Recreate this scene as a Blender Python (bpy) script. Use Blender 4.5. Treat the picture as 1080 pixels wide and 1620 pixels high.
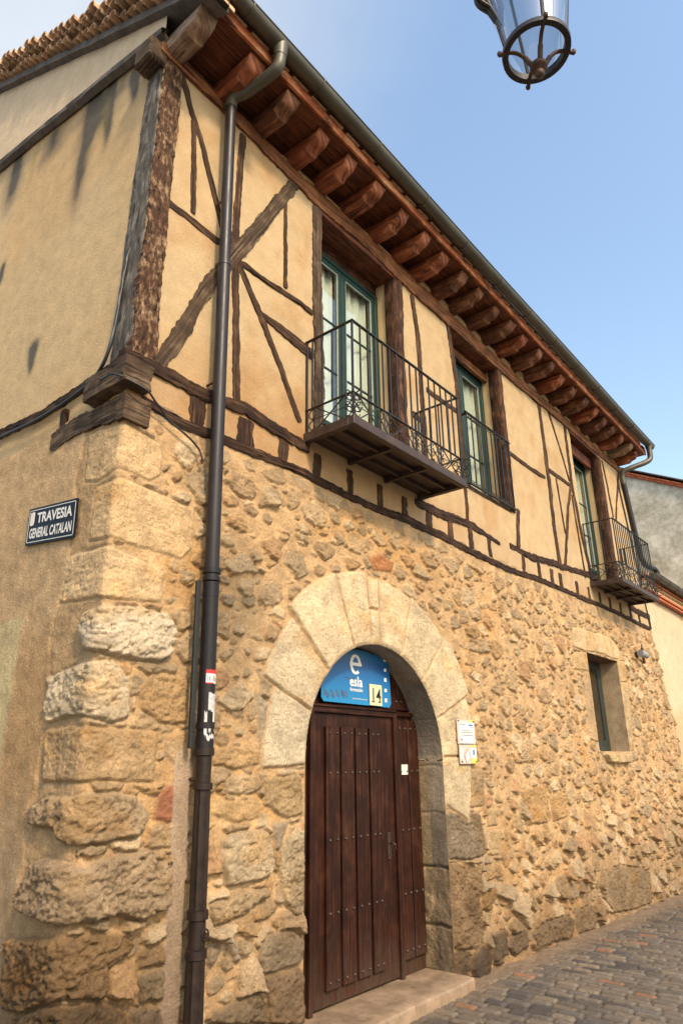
import bpy, math, random
import numpy as np
from mathutils import Vector, Matrix

random.seed(7); RNG = np.random.default_rng(11)
scene = bpy.context.scene
for o in list(bpy.data.objects): bpy.data.objects.remove(o)
COL = scene.collection
PI = math.pi

# ---------------------------------------------------------------- camera
YAW, PITCH, ROLL, FPX = 0.884904868, 0.355527770, -0.00951038, 1073.83356
CAM = np.array([-2.22, -3.70, 1.80])
_f = np.array([math.sin(YAW)*math.cos(PITCH), math.cos(YAW)*math.cos(PITCH), math.sin(PITCH)])
_r = np.array([math.cos(YAW), -math.sin(YAW), 0.0]); _u = np.cross(_r, _f)
_c, _s = math.cos(ROLL), math.sin(ROLL)
RR = _c*_r+_s*_u; UU = -_s*_r+_c*_u
cd = bpy.data.cameras.new('camera'); cam = bpy.data.objects.new('camera', cd); COL.objects.link(cam)
cd.sensor_fit = 'VERTICAL'; cd.sensor_height = 36.0; cd.lens = FPX/1620*36.0
cd.clip_start = 0.05; cd.clip_end = 3000
m = Matrix(((RR[0], UU[0], -_f[0], CAM[0]), (RR[1], UU[1], -_f[1], CAM[1]), (RR[2], UU[2], -_f[2], CAM[2]), (0, 0, 0, 1)))
cam.matrix_world = m; scene.camera = cam

# ---------------------------------------------------------------- light
SUN_DIR = Vector((-0.26, -0.74, 0.66)).normalized()      # towards the light
w = bpy.data.worlds.new("World"); scene.world = w; w.use_nodes = True
nt = w.node_tree; bg = nt.nodes['Background']
sky = nt.nodes.new('ShaderNodeTexSky'); sky.sky_type = 'NISHITA'; sky.sun_disc = False
sky.sun_elevation = math.asin(SUN_DIR.z); sky.sun_rotation = math.atan2(SUN_DIR.x, SUN_DIR.y)
sky.air_density = 1.6; sky.dust_density = 2.5; sky.ozone_density = 1.5; sky.altitude = 0
# sun glow painted into the sky colour as soft white haze, upper left
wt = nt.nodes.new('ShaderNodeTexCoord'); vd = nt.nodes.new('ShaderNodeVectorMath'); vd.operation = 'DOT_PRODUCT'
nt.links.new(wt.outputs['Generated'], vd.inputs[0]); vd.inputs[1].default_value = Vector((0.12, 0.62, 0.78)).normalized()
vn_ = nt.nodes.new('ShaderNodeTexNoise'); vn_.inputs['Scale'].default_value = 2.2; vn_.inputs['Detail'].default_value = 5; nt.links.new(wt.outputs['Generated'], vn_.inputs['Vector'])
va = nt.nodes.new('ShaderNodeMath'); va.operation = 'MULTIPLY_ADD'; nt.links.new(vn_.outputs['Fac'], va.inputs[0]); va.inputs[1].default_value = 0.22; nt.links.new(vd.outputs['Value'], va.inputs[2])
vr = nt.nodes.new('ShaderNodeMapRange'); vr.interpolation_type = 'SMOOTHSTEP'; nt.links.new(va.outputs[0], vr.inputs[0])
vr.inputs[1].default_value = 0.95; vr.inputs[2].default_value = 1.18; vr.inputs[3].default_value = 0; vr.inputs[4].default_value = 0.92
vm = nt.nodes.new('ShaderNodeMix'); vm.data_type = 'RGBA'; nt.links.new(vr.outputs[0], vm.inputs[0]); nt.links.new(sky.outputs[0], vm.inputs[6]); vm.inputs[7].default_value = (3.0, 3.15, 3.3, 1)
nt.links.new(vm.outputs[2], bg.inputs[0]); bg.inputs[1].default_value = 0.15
sd = bpy.data.lights.new('sun', 'SUN'); sun = bpy.data.objects.new('sun', sd); COL.objects.link(sun)
sd.energy = 2.1; sd.angle = math.radians(6); sd.color = (1.0, 0.80, 0.56)
sun.rotation_euler = SUN_DIR.to_track_quat('Z', 'Y').to_euler()
scene.view_settings.view_transform = 'Standard'; scene.view_settings.look = 'None'
scene.view_settings.gamma = 1.0; scene.view_settings.exposure = 1.0

# ---------------------------------------------------------------- points on the real wall planes
def ray(px, py):
    return RR*(px-540)/FPX + UU*(810-py)/FPX + _f
def F(px, py, Y=0.0):                     # facade plane y = Y -> (X, Z)
    d = ray(px, py); t = (Y-CAM[1])/d[1]; q = CAM+t*d; return float(q[0]), float(q[2])
def U(px, py):                            # unrolled corner: u<0 on the gable wall
    X, Z = F(px, py)
    if X >= 0: return X, Z
    d = ray(px, py); t = (0-CAM[0])/d[0]; q = CAM+t*d; return -float(q[1]), float(q[2])
def L(px, py):
    d = ray(px, py); t = (0-CAM[0])/d[0]; q = CAM+t*d; return float(q[1]), float(q[2])

# ---------------------------------------------------------------- noise
def _h(xi, yi, seed):
    h = (xi.astype(np.int64)*374761393 + yi.astype(np.int64)*668265263 + seed*982451653) & 0xffffffff
    h = ((h ^ (h >> 13))*1274126177) & 0xffffffff
    h = (h ^ (h >> 16)) & 0xffffffff
    return h/4294967295.0
def vn(x, y, seed=0):
    x = np.asarray(x, float); y = np.asarray(y, float)
    xi = np.floor(x); yi = np.floor(y); fx = x-xi; fy = y-yi
    fx = fx*fx*(3-2*fx); fy = fy*fy*(3-2*fy)
    a = _h(xi, yi, seed); b = _h(xi+1, yi, seed); c = _h(xi, yi+1, seed); d = _h(xi+1, yi+1, seed)
    return (a*(1-fx)+b*fx)*(1-fy)+(c*(1-fx)+d*fx)*fy
def fbm(x, y, seed=0, o=4, g=0.5):
    s = 0; a = 1; t = 0
    for k in range(o):
        s = s+a*(vn(x*2**k+k*17.3, y*2**k+k*9.1, seed+k)*2-1); t += a; a *= g
    return s/t
def sst(a, b, x):
    t = np.clip((x-a)/(b-a), 0, 1); return t*t*(3-2*t)

# ---------------------------------------------------------------- materials
def newmat(name):
    m = bpy.data.materials.new(name); m.use_nodes = True
    return m, m.node_tree.nodes, m.node_tree.links, m.node_tree.nodes['Principled BSDF']
def noise(N, Lk, vec, scale, detail=5, rough=0.6):
    n = N.new('ShaderNodeTexNoise'); n.inputs['Scale'].default_value = scale
    n.inputs['Detail'].default_value = detail; n.inputs['Roughness'].default_value = rough
    if vec is not None: Lk.new(vec, n.inputs['Vector'])
    return n.outputs['Fac']
def ramp(N, Lk, fac, stops):
    r = N.new('ShaderNodeValToRGB'); e = r.color_ramp.elements
    while len(e) < len(stops): e.new(0.5)
    for k, (p, c) in enumerate(stops):
        e[k].position = p; e[k].color = (*c, 1) if len(c) == 3 else c
    Lk.new(fac, r.inputs[0]); return r.outputs[0]
def mixc(N, Lk, fac, a, b, mode='MIX'):
    n = N.new('ShaderNodeMix'); n.data_type = 'RGBA'; n.blend_type = mode
    for sock, v in ((n.inputs[0], fac), (n.inputs[6], a), (n.inputs[7], b)):
        if isinstance(v, (int, float)): sock.default_value = v
        elif isinstance(v, tuple): sock.default_value = (*v, 1) if len(v) == 3 else v
        else: Lk.new(v, sock)
    return n.outputs[2]
def bump(N, Lk, h, strength, dist, prev=None):
    b = N.new('ShaderNodeBump'); b.inputs['Strength'].default_value = strength
    b.inputs['Distance'].default_value = dist; Lk.new(h, b.inputs['Height'])
    if prev is not None: Lk.new(prev, b.inputs['Normal'])
    return b.outputs[0]
def mathn(N, Lk, op, a, b=None):
    n = N.new('ShaderNodeMath'); n.operation = op
    for s, v in ((n.inputs[0], a), (n.inputs[1], b)):
        if v is None: continue
        if isinstance(v, (int, float)): s.default_value = v
        else: Lk.new(v, s)
    return n.outputs[0]

def mat_masonry(name, var=0.25, bs=0.7, pits=True, scale=1.0):
    m, N, Lk, P = newmat(name)
    at = N.new('ShaderNodeAttribute'); at.attribute_name = 'Col'
    tc = N.new('ShaderNodeTexCoord').outputs['Object']
    n1 = noise(N, Lk, tc, 7*scale, 6, 0.65); n2 = noise(N, Lk, tc, 60*scale, 5, 0.7); n3 = noise(N, Lk, tc, 190*scale, 3, 0.6)
    v1 = ramp(N, Lk, n1, [(0.3, (1-var,)*3), (0.7, (1+var*0.7,)*3)])
    c = mixc(N, Lk, 1.0, at.outputs['Color'], v1, 'MULTIPLY')
    v2 = ramp(N, Lk, n2, [(0.32, (1-var*1.1, 1-var*1.2, 1-var*1.3)), (0.6, (1.06,)*3)])
    c = mixc(N, Lk, 0.8, c, v2, 'MULTIPLY')
    n4 = noise(N, Lk, tc, 24*scale, 5, 0.7)
    hgt = mathn(N, Lk, 'ADD', mathn(N, Lk, 'ADD', n2, mathn(N, Lk, 'MULTIPLY', n4, 0.9)), mathn(N, Lk, 'MULTIPLY', n3, 0.4))
    if pits:
        vo = N.new('ShaderNodeTexVoronoi'); vo.inputs['Scale'].default_value = 55*scale; Lk.new(tc, vo.inputs['Vector'])
        nz = noise(N, Lk, tc, 14*scale, 3, 0.6)
        pm = mathn(N, Lk, 'MULTIPLY', mathn(N, Lk, 'LESS_THAN', vo.outputs['Distance'], 0.26), ramp(N, Lk, nz, [(0.5, (0, 0, 0)), (0.62, (1, 1, 1))]))
        at2 = N.new('ShaderNodeAttribute'); at2.attribute_name = 'Stone'
        pm = mathn(N, Lk, 'MULTIPLY', pm, at2.outputs['Fac'])
        c = mixc(N, Lk, mathn(N, Lk, 'MULTIPLY', pm, 0.65), c, (0.13, 0.075, 0.035))
        hgt = mathn(N, Lk, 'SUBTRACT', hgt, mathn(N, Lk, 'MULTIPLY', pm, 0.8))
    Lk.new(c, P.inputs['Base Color']); P.inputs['Roughness'].default_value = 0.92
    P.inputs['Specular IOR Level'].default_value = 0.25
    Lk.new(bump(N, Lk, hgt, bs, 0.012/scale), P.inputs['Normal'])
    return m

def mat_wood(name, dark, mid, light, rough=0.75, sx=2.2, sy=55, bs=0.8, gloss=0.3):
    m, N, Lk, P = newmat(name)
    at = N.new('ShaderNodeAttribute'); at.attribute_name = 'G'
    mp = N.new('ShaderNodeMapping'); mp.inputs['Scale'].default_value = (sx, sy, 1); Lk.new(at.outputs['Vector'], mp.inputs['Vector'])
    tc = N.new('ShaderNodeTexCoord').outputs['Object']
    g = noise(N, Lk, mp.outputs[0], 1.0, 6, 0.7); b = noise(N, Lk, tc, 6, 4, 0.6); f = noise(N, Lk, tc, 90, 3, 0.6)
    k = mathn(N, Lk, 'ADD', mathn(N, Lk, 'MULTIPLY', g, 0.65), mathn(N, Lk, 'MULTIPLY', b, 0.35))
    c = ramp(N, Lk, k, [(0.32, dark), (0.5, mid), (0.68, light)])
    mp2 = N.new('ShaderNodeMapping'); mp2.inputs['Scale'].default_value = (sx*0.9, sy*1.1, 1); mp2.inputs['Location'].default_value = (3.7, 9.1, 0); Lk.new(at.outputs['Vector'], mp2.inputs['Vector'])
    ck = noise(N, Lk, mp2.outputs[0], 1.0, 3, 0.55); ckm = ramp(N, Lk, ck, [(0.36, (1, 1, 1)), (0.41, (0, 0, 0))])
    if name != 'varnished_door': c = mixc(N, Lk, mathn(N, Lk, 'MULTIPLY', ckm, 0.8), c, tuple(x*0.35 for x in dark))
    else:
        sz = N.new('ShaderNodeSeparateXYZ'); Lk.new(tc, sz.inputs[0])
        wz = mathn(N, Lk, 'ADD', sz.outputs[2], mathn(N, Lk, 'MULTIPLY', b, 1.1))
        wear = mathn(N, Lk, 'MULTIPLY', ramp(N, Lk, wz, [(0.55, (1, 1, 1)), (1.0, (0, 0, 0))]), mathn(N, Lk, 'ADD', mathn(N, Lk, 'MULTIPLY', g, 0.9), 0.0))
        c = mixc(N, Lk, wear, c, (0.085, 0.055, 0.036))
    Lk.new(c, P.inputs['Base Color']); P.inputs['Roughness'].default_value = rough
    P.inputs['Specular IOR Level'].default_value = gloss
    h = mathn(N, Lk, 'SUBTRACT', mathn(N, Lk, 'ADD', g, mathn(N, Lk, 'MULTIPLY', f, 0.3)), mathn(N, Lk, 'MULTIPLY', ckm, 0.0 if name == 'varnished_door' else 0.7))
    Lk.new(bump(N, Lk, h, bs, 0.012), P.inputs['Normal'])
    return m

def mat_plain(name, col, rough=0.5, metal=0.0, var=0.15, scale=12, spec=0.5, bs=0.1, bscale=60):
    m, N, Lk, P = newmat(name)
    tc = N.new('ShaderNodeTexCoord').outputs['Object']
    n1 = noise(N, Lk, tc, scale, 5, 0.65)
    c = ramp(N, Lk, n1, [(0.3, tuple(x*(1-var) for x in col)), (0.7, tuple(min(1, x*(1+var)) for x in col))])
    Lk.new(c, P.inputs['Base Color']); P.inputs['Metallic'].default_value = metal
    P.inputs['Specular IOR Level'].default_value = spec
    rr = ramp(N, Lk, n1, [(0.2, (max(0, rough-0.12),)*3), (0.8, (min(1, rough+0.12),)*3)]); Lk.new(rr, P.inputs['Roughness'])
    if bs: Lk.new(bump(N, Lk, noise(N, Lk, tc, bscale, 3, 0.6), bs, 0.004), P.inputs['Normal'])
    return m

def mat_glass(name, tint=(0.9, 0.95, 0.93), k=1.0, base=0.06):
    m, N, Lk, P = newmat(name); N.remove(P); out = N['Material Output']
    tr = N.new('ShaderNodeBsdfTransparent'); tr.inputs[0].default_value = (*tint, 1)
    gl = N.new('ShaderNodeBsdfGlossy'); gl.inputs['Roughness'].default_value = 0.03; gl.inputs[0].default_value = (1, 1, 1, 1)
    fr = N.new('ShaderNodeLayerWeight'); fr.inputs[0].default_value = 0.5
    tc = N.new('ShaderNodeTexCoord').outputs['Object']
    bp = bump(N, Lk, noise(N, Lk, tc, 1.6, 2, 0.5), 0.12, 0.05); Lk.new(bp, gl.inputs['Normal'])
    fac = mathn(N, Lk, 'ADD', mathn(N, Lk, 'MULTIPLY', mathn(N, Lk, 'POWER', fr.outputs['Facing'], 3.0), k), base)
    mx = N.new('ShaderNodeMixShader'); Lk.new(fac, mx.inputs[0]); Lk.new(tr.outputs[0], mx.inputs[1]); Lk.new(gl.outputs[0], mx.inputs[2])
    Lk.new(mx.outputs[0], out.inputs[0]); return m

M = {}
M['stone'] = mat_masonry('rubble_stone', 0.30, 1.0)
M['plaster'] = mat_masonry('ochre_plaster', 0.13, 0.55, pits=True, scale=0.9)
M['timber'] = mat_wood('weathered_timber', (0.009, 0.004, 0.002), (0.042, 0.019, 0.008), (0.16, 0.085, 0.040), 0.85)
M['timber_grey'] = mat_wood('grey_timber', (0.014, 0.009, 0.006), (0.060, 0.036, 0.020), (0.21, 0.145, 0.09), 0.9)
M['timber_hewn'] = mat_wood('hewn_post', (0.012, 0.005, 0.003), (0.065, 0.029, 0.013), (0.40, 0.27, 0.16), 0.9, 14, 30, 1.0)
M['belt'] = mat_wood('dark_belt_timber', (0.006, 0.003, 0.002), (0.028, 0.012, 0.006), (0.12, 0.062, 0.03), 0.9)
M['eave'] = mat_wood('red_eave_timber', (0.025, 0.007, 0.003), (0.10, 0.028, 0.010), (0.24, 0.08, 0.032), 0.6, 2.0, 26, 0.6)
M['joist'] = mat_wood('joist_timber', (0.035, 0.010, 0.005), (0.21, 0.062, 0.026), (0.52, 0.20, 0.095), 0.55, 2.0, 24, 0.6)
M['joist_grey'] = mat_wood('weathered_joist', (0.06, 0.03, 0.018), (0.20, 0.12, 0.07), (0.46, 0.34, 0.24), 0.7, 2.0, 24, 0.6)
M['joist_b'] = mat_wood('brown_joist', (0.03, 0.010, 0.005), (0.13, 0.050, 0.024), (0.38, 0.19, 0.10), 0.65, 3.0, 30, 0.7)
M['plate'] = mat_wood('wall_plate_timber', (0.025, 0.009, 0.004), (0.16, 0.060, 0.022), (0.42, 0.19, 0.08), 0.75, 1.6, 32, 0.9)
M['door'] = mat_wood('varnished_door', (0.005, 0.0016, 0.0009), (0.022, 0.0064, 0.0032), (0.075, 0.027, 0.013), 0.5, 1.5, 60, 0.45, 0.18)
M['iron'] = mat_plain('black_iron', (0.022, 0.019, 0.018), 0.5, 0.2, 0.3, 20, 0.5, 0.2)
M['stud'] = mat_plain('stud_iron', (0.06, 0.045, 0.038), 0.45, 0.6, 0.3, 30)
M['rust'] = mat_plain('rusty_iron', (0.065, 0.032, 0.018), 0.6, 0.2, 0.5, 25, 0.4, 0.3)
M['slab'] = mat_plain('balcony_plate', (0.05, 0.030, 0.022), 0.55, 0.1, 0.45, 9, 0.4, 0.2, 40)
M['zinc'] = mat_plain('gutter_metal', (0.075, 0.070, 0.052), 0.45, 0.35, 0.25, 3, 0.5, 0.05)
M['pipe'] = mat_plain('painted_pipe', (0.016, 0.012, 0.012), 0.42, 0.0, 0.3, 5, 0.35, 0.06)
M['cast'] = mat_plain('cast_iron_pipe', (0.014, 0.007, 0.0045), 0.5, 0.0, 0.6, 18, 0.35, 0.35)
M['green'] = mat_plain('green_window_paint', (0.008, 0.030, 0.023), 0.5, 0, 0.2, 8, 0.25, 0.05)
M['greend'] = mat_plain('dark_window_paint', (0.02, 0.028, 0.025), 0.4, 0, 0.2, 8)
M['glass'] = mat_glass('window_glass', (0.95, 0.97, 0.95), 0.55, 0.05)
M['lglass'] = mat_glass('lantern_glass', (0.80, 0.81, 0.83), 0.6, 0.12)
M['curtain'] = mat_plain('white_curtain', (0.52, 0.55, 0.48), 0.9, 0, 0.05, 3, 0.1, 0)
M['dark'] = mat_plain('dim_interior', (0.05, 0.045, 0.04), 0.9, 0, 0.1)
M['black'] = mat_plain('black_rubber', (0.012, 0.012, 0.014), 0.5, 0, 0.1)
M['white'] = mat_plain('white_paint', (0.62, 0.60, 0.56), 0.5, 0, 0.05, 5, 0.3, 0)
M['navy'] = mat_plain('navy_enamel', (0.003, 0.0045, 0.012), 0.5, 0, 0.1, 6, 0.15, 0)
M['paper'] = mat_plain('notice_paper', (0.62, 0.60, 0.48), 0.7, 0, 0.08, 9, 0.3, 0)
M['cream'] = mat_plain('cream_tile', (0.58, 0.52, 0.32), 0.5, 0, 0.05, 9, 0.3, 0)
M['acryl'] = mat_plain('grey_acrylic', (0.50, 0.42, 0.36), 0.25, 0, 0.05, 9, 0.5, 0)
M['lime'] = mat_plain('lime_green_print', (0.50, 0.50, 0.08), 0.4, 0, 0.05, 9, 0.4, 0)
M['ink'] = mat_plain('grey_ink', (0.13, 0.13, 0.15), 0.7, 0, 0.05, 9, 0.3, 0)
M['blueink'] = mat_plain('blue_ink', (0.05, 0.16, 0.42), 0.7, 0, 0.05, 9, 0.3, 0)
M['redink'] = mat_plain('red_ink', (0.60, 0.03, 0.03), 0.5, 0, 0.05, 9, 0.3, 0)
M['grey'] = mat_plain('grey_sticker', (0.42, 0.42, 0.42), 0.6, 0, 0.3, 40, 0.3, 0)
M['step'] = mat_plain('worn_step_stone', (0.24, 0.165, 0.105), 0.5, 0, 0.35, 6, 0.45, 0.3, 40)
M['tile'] = mat_plain('clay_roof_tile', (0.44, 0.28, 0.17), 0.85, 0, 0.45, 9, 0.2, 0.4, 40)
M['mortar'] = mat_plain('grey_verge_mortar', (0.115, 0.10, 0.09), 0.95, 0, 0.35, 8, 0.1, 0.6, 30)
M['brick'] = mat_plain('red_brick', (0.42, 0.13, 0.06), 0.9, 0, 0.35, 14, 0.2, 0.4, 40)
M['camw'] = mat_plain('grey_plastic', (0.24, 0.25, 0.26), 0.5, 0, 0.08, 9, 0.4, 0)
# blue sign: gradient of the print itself
m_, N_, L_, P_ = newmat('blue_sign_print'); g_ = N_.new('ShaderNodeTexCoord').outputs['Generated']
sp_ = N_.new('ShaderNodeSeparateXYZ'); L_.new(g_, sp_.inputs[0])
L_.new(ramp(N_, L_, sp_.outputs[2], [(0.0, (0.006, 0.18, 0.40)), (0.45, (0.006, 0.11, 0.31)), (0.75, (0.005, 0.06, 0.20)), (1.0, (0.015, 0.13, 0.30))]), P_.inputs['Base Color'])
P_.inputs['Roughness'].default_value = 0.35; M['bluesign'] = m_
# grey render on the far gable
m_, N_, L_, P_ = newmat('grey_render'); t_ = N_.new('ShaderNodeTexCoord').outputs['Object']
a_ = noise(N_, L_, t_, 1.3, 7, 0.68); b_ = noise(N_, L_, t_, 9, 5, 0.6)
L_.new(ramp(N_, L_, mathn(N_, L_, 'ADD', mathn(N_, L_, 'MULTIPLY', a_, 0.7), mathn(N_, L_, 'MULTIPLY', b_, 0.3)), [(0.36, (0.21, 0.205, 0.15)), (0.5, (0.40, 0.39, 0.32)), (0.64, (0.62, 0.60, 0.53))]), P_.inputs['Base Color'])
P_.inputs['Roughness'].default_value = 0.95; M['render'] = m_

# ---------------------------------------------------------------- mesh helpers
def tag(o, label=None, cat=None, group=None, kind=None):
    if label: o['label'] = label
    if cat: o['category'] = cat
    if group: o['group'] = group
    if kind: o['kind'] = kind
    return o
def thing(name, label, cat, loc=(0, 0, 0), group=None):
    o = bpy.data.objects.new(name, None); o.empty_display_size = 0.2; COL.objects.link(o); o.location = loc
    return tag(o, label, cat, group)
class MB:
    def __init__(s): s.v = []; s.f = []; s.g = []; s.mi = []
    def add(s, vs, fs, gs=None, mi=0):
        b = len(s.v); s.v.extend([tuple(map(float, p)) for p in vs]); s.f.extend([tuple(b+i for i in f) for f in fs])
        s.g.extend(gs if gs is not None else [(0, 0, 0)]*len(vs)); s.mi.extend([mi]*len(fs)); return s
    def box(s, lo, hi, bev=0.0, mi=0):
        (x0, y0, z0), (x1, y1, z1) = lo, hi
        if x0 > x1: x0, x1 = x1, x0
        if y0 > y1: y0, y1 = y1, y0
        if z0 > z1: z0, z1 = z1, z0
        b = min(bev, (x1-x0)/2.1, (y1-y0)/2.1, (z1-z0)/2.1)
        if b <= 0:
            V = [(x0, y0, z0), (x1, y0, z0), (x1, y1, z0), (x0, y1, z0), (x0, y0, z1), (x1, y0, z1), (x1, y1, z1), (x0, y1, z1)]
            Fs = [(0, 3, 2, 1), (4, 5, 6, 7), (0, 1, 5, 4), (1, 2, 6, 5), (2, 3, 7, 6), (3, 0, 4, 7)]
        else:
            V = []; idx = {}
            for i, sx in enumerate((x0, x1)):
                for j, sy in enumerate((y0, y1)):
                    for k, sz in enumerate((z0, z1)):
                        ix = sx+(b if i == 0 else -b); iy = sy+(b if j == 0 else -b); iz = sz+(b if k == 0 else -b)
                        idx[(i, j, k)] = len(V); V += [(sx, iy, iz), (ix, sy, iz), (ix, iy, sz)]
            I = lambda i, j, k, a: idx[(i, j, k)]+a
            Fs = [(I(0,0,0,0), I(0,0,1,0), I(0,1,1,0), I(0,1,0,0)), (I(1,0,0,0), I(1,1,0,0), I(1,1,1,0), I(1,0,1,0)),
                  (I(0,0,0,1), I(1,0,0,1), I(1,0,1,1), I(0,0,1,1)), (I(0,1,0,1), I(0,1,1,1), I(1,1,1,1), I(1,1,0,1)),
                  (I(0,0,0,2), I(0,1,0,2), I(1,1,0,2), I(1,0,0,2)), (I(0,0,1,2), I(1,0,1,2), I(1,1,1,2), I(0,1,1,2))]
            for j in (0, 1):
                for k in (0, 1): Fs.append((I(0,j,k,1), I(1,j,k,1), I(1,j,k,2), I(0,j,k,2)))
            for i in (0, 1):
                for k in (0, 1): Fs.append((I(i,0,k,0), I(i,1,k,0), I(i,1,k,2), I(i,0,k,2)))
            for i in (0, 1):
                for j in (0, 1): Fs.append((I(i,j,0,0), I(i,j,1,0), I(i,j,1,1), I(i,j,0,1)))
            for i in (0, 1):
                for j in (0, 1):
                    for k in (0, 1): Fs.append((I(i,j,k,0), I(i,j,k,1), I(i,j,k,2)))
        # grain coordinates along the longest side
        ext = (x1-x0, y1-y0, z1-z0); a = ext.index(max(ext)); o = [q for q in (0, 1, 2) if q != a]; jit = random.random()*30
        s.add(V, Fs, [(p[a]+jit, p[o[0]]+p[o[1]]+jit, 0) for p in V], mi); return s
    def tube(s, pts, r, n=8, closed=False, cap=True, mi=0):
        P = [Vector(p) for p in pts]; k = len(P)
        R = r if hasattr(r, '__len__') else [r]*k
        T = []
        for i in range(k):
            a = P[i-1] if (i > 0 or closed) else P[i]; b = P[(i+1) % k] if (i < k-1 or closed) else P[i]
            T.append((b-a).normalized())
        up = Vector((0, 0, 1)) if abs(T[0].z) < 0.9 else Vector((1, 0, 0))
        nrm = (up-T[0]*up.dot(T[0])).normalized(); V = []; Gs = []; dist = 0
        for i in range(k):
            if i: dist += (P[i]-P[i-1]).length
            nrm = (nrm-T[i]*nrm.dot(T[i])).normalized(); bi = T[i].cross(nrm)
            for j in range(n):
                a = 2*PI*j/n; V.append(P[i]+(nrm*math.cos(a)+bi*math.sin(a))*R[i]); Gs.append((dist, a*R[i], 0))
        Fs = []
        for i in range(k if closed else k-1):
            for j in range(n):
                a = i*n+j; b = i*n+(j+1) % n; c = ((i+1) % k)*n
                Fs.append((a, b, c+(j+1) % n, c+j))
        if cap and not closed: Fs += [tuple(range(n))[::-1], tuple((k-1)*n+j for j in range(n))]
        s.add(V, Fs, Gs, mi); return s
    def lathe(s, c, prof, n=16, mi=0):       # prof: (r, z)
        V = []; Fs = []
        for (r, z) in prof:
            for j in range(n):
                a = 2*PI*j/n; V.append((c[0]+r*math.cos(a), c[1]+r*math.sin(a), c[2]+z))
        for i in range(len(prof)-1):
            for j in range(n): Fs.append((i*n+j, i*n+(j+1) % n, (i+1)*n+(j+1) % n, (i+1)*n+j))
        s.add(V, Fs, None, mi); return s
    def poly(s, pts, y0, y1, mi=0):          # polygon in XZ extruded in y (front = y0)
        n = len(pts); V = [(x, y0, z) for x, z in pts]+[(x, y1, z) for x, z in pts]
        Fs = [tuple(range(n)), tuple(range(2*n-1, n-1, -1))]+[(i, i+n, (i+1) % n+n, (i+1) % n) for i in range(n)]
        s.add(V, Fs, [(p[2], p[0], 0) for p in V], mi); return s
    def xf(s, fn): s.v = [tuple(fn(p)) for p in s.v]; return s
    def build(s, name, mats, parent=None, smooth=None):
        me = bpy.data.meshes.new(name); me.from_pydata(s.v, [], s.f)
        at = me.attributes.new('G', 'FLOAT_VECTOR', 'POINT'); at.data.foreach_set('vector', np.array(s.g, float).ravel())
        ms = mats if isinstance(mats, (list, tuple)) else [mats]
        for q in ms: me.materials.append(q)
        me.polygons.foreach_set('material_index', s.mi)
        import bmesh
        bm = bmesh.new(); bm.from_mesh(me); bmesh.ops.recalc_face_normals(bm, faces=bm.faces); bm.to_mesh(me); bm.free()
        if smooth: me.set_sharp_from_angle(angle=math.radians(smooth)) if smooth < 180 else None; me.polygons.foreach_set('use_smooth', [True]*len(me.polygons))
        me.update(); o = bpy.data.objects.new(name, me); COL.objects.link(o)
        if parent: o.parent = parent; o.matrix_parent_inverse = Matrix.Identity(4); 
        if parent and parent.type == 'EMPTY' and parent.parent is None:
            l = Vector(parent.location); me.transform(Matrix.Translation(-l))
        elif parent:
            q = parent
            while q.parent: q = q.parent
            me.transform(Matrix.Translation(-Vector(q.location)))
        return o

def grid_mesh(name, P, keep, col, stone, mat, parent, flip=False):
    """P (n,m,3) vertices, keep (n-1,m-1) faces"""
    n, mm = P.shape[:2]; idx = np.arange(n*mm).reshape(n, mm)
    a = idx[:-1, :-1][keep]; b = idx[1:, :-1][keep]; c = idx[1:, 1:][keep]; d = idx[:-1, 1:][keep]
    fs = np.stack([a, b, c, d] if not flip else [d, c, b, a], 1)
    used = np.zeros(n*mm, bool); used[fs.ravel()] = True; new = np.cumsum(used)-1; fs = new[fs]
    V = P.reshape(-1, 3)[used]; C = np.ones((len(V), 4)); C[:, :3] = np.clip(col.reshape(-1, 3)[used], 0, 1)
    me = bpy.data.meshes.new(name); me.vertices.add(len(V)); me.vertices.foreach_set('co', V.astype(np.float32).ravel())
    me.loops.add(fs.size); me.loops.foreach_set('vertex_index', fs.ravel().astype(np.int32))
    me.polygons.add(len(fs)); me.polygons.foreach_set('loop_start', np.arange(0, fs.size, 4, dtype=np.int32))
    try: me.polygons.foreach_set('loop_total', np.full(len(fs), 4, np.int32))
    except Exception: pass
    me.update(calc_edges=True); me.validate()
    ca = me.attributes.new('Col', 'FLOAT_COLOR', 'POINT'); ca.data.foreach_set('color', C.astype(np.float32).ravel())
    sa = me.attributes.new('Stone', 'FLOAT', 'POINT'); sa.data.foreach_set('value', np.asarray(stone, float).reshape(-1)[used].astype(np.float32))
    me.polygons.foreach_set('use_smooth', np.ones(len(fs), bool))
    me.materials.append(mat); o = bpy.data.objects.new(name, me); COL.objects.link(o)
    if parent: o.parent = parent
    return o

def sd_poly(px, pz, poly):
    d = np.full(px.shape, 1e9); s = np.ones(px.shape); n = len(poly)
    for i in range(n):
        ax, az = poly[i]; bx, bz = poly[i-1]
        ex, ez = bx-ax, bz-az; wx, wz = px-ax, pz-az
        t = np.clip((wx*ex+wz*ez)/(ex*ex+ez*ez+1e-12), 0, 1)
        d = np.minimum(d, (wx-ex*t)**2+(wz-ez*t)**2)
        c1 = pz >= az; c2 = pz < bz; c3 = ex*wz > ez*wx
        flip = (c1 & c2 & c3) | (~c1 & ~c2 & ~c3); s = np.where(flip, -s, s)
    return s*np.sqrt(d)

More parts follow.
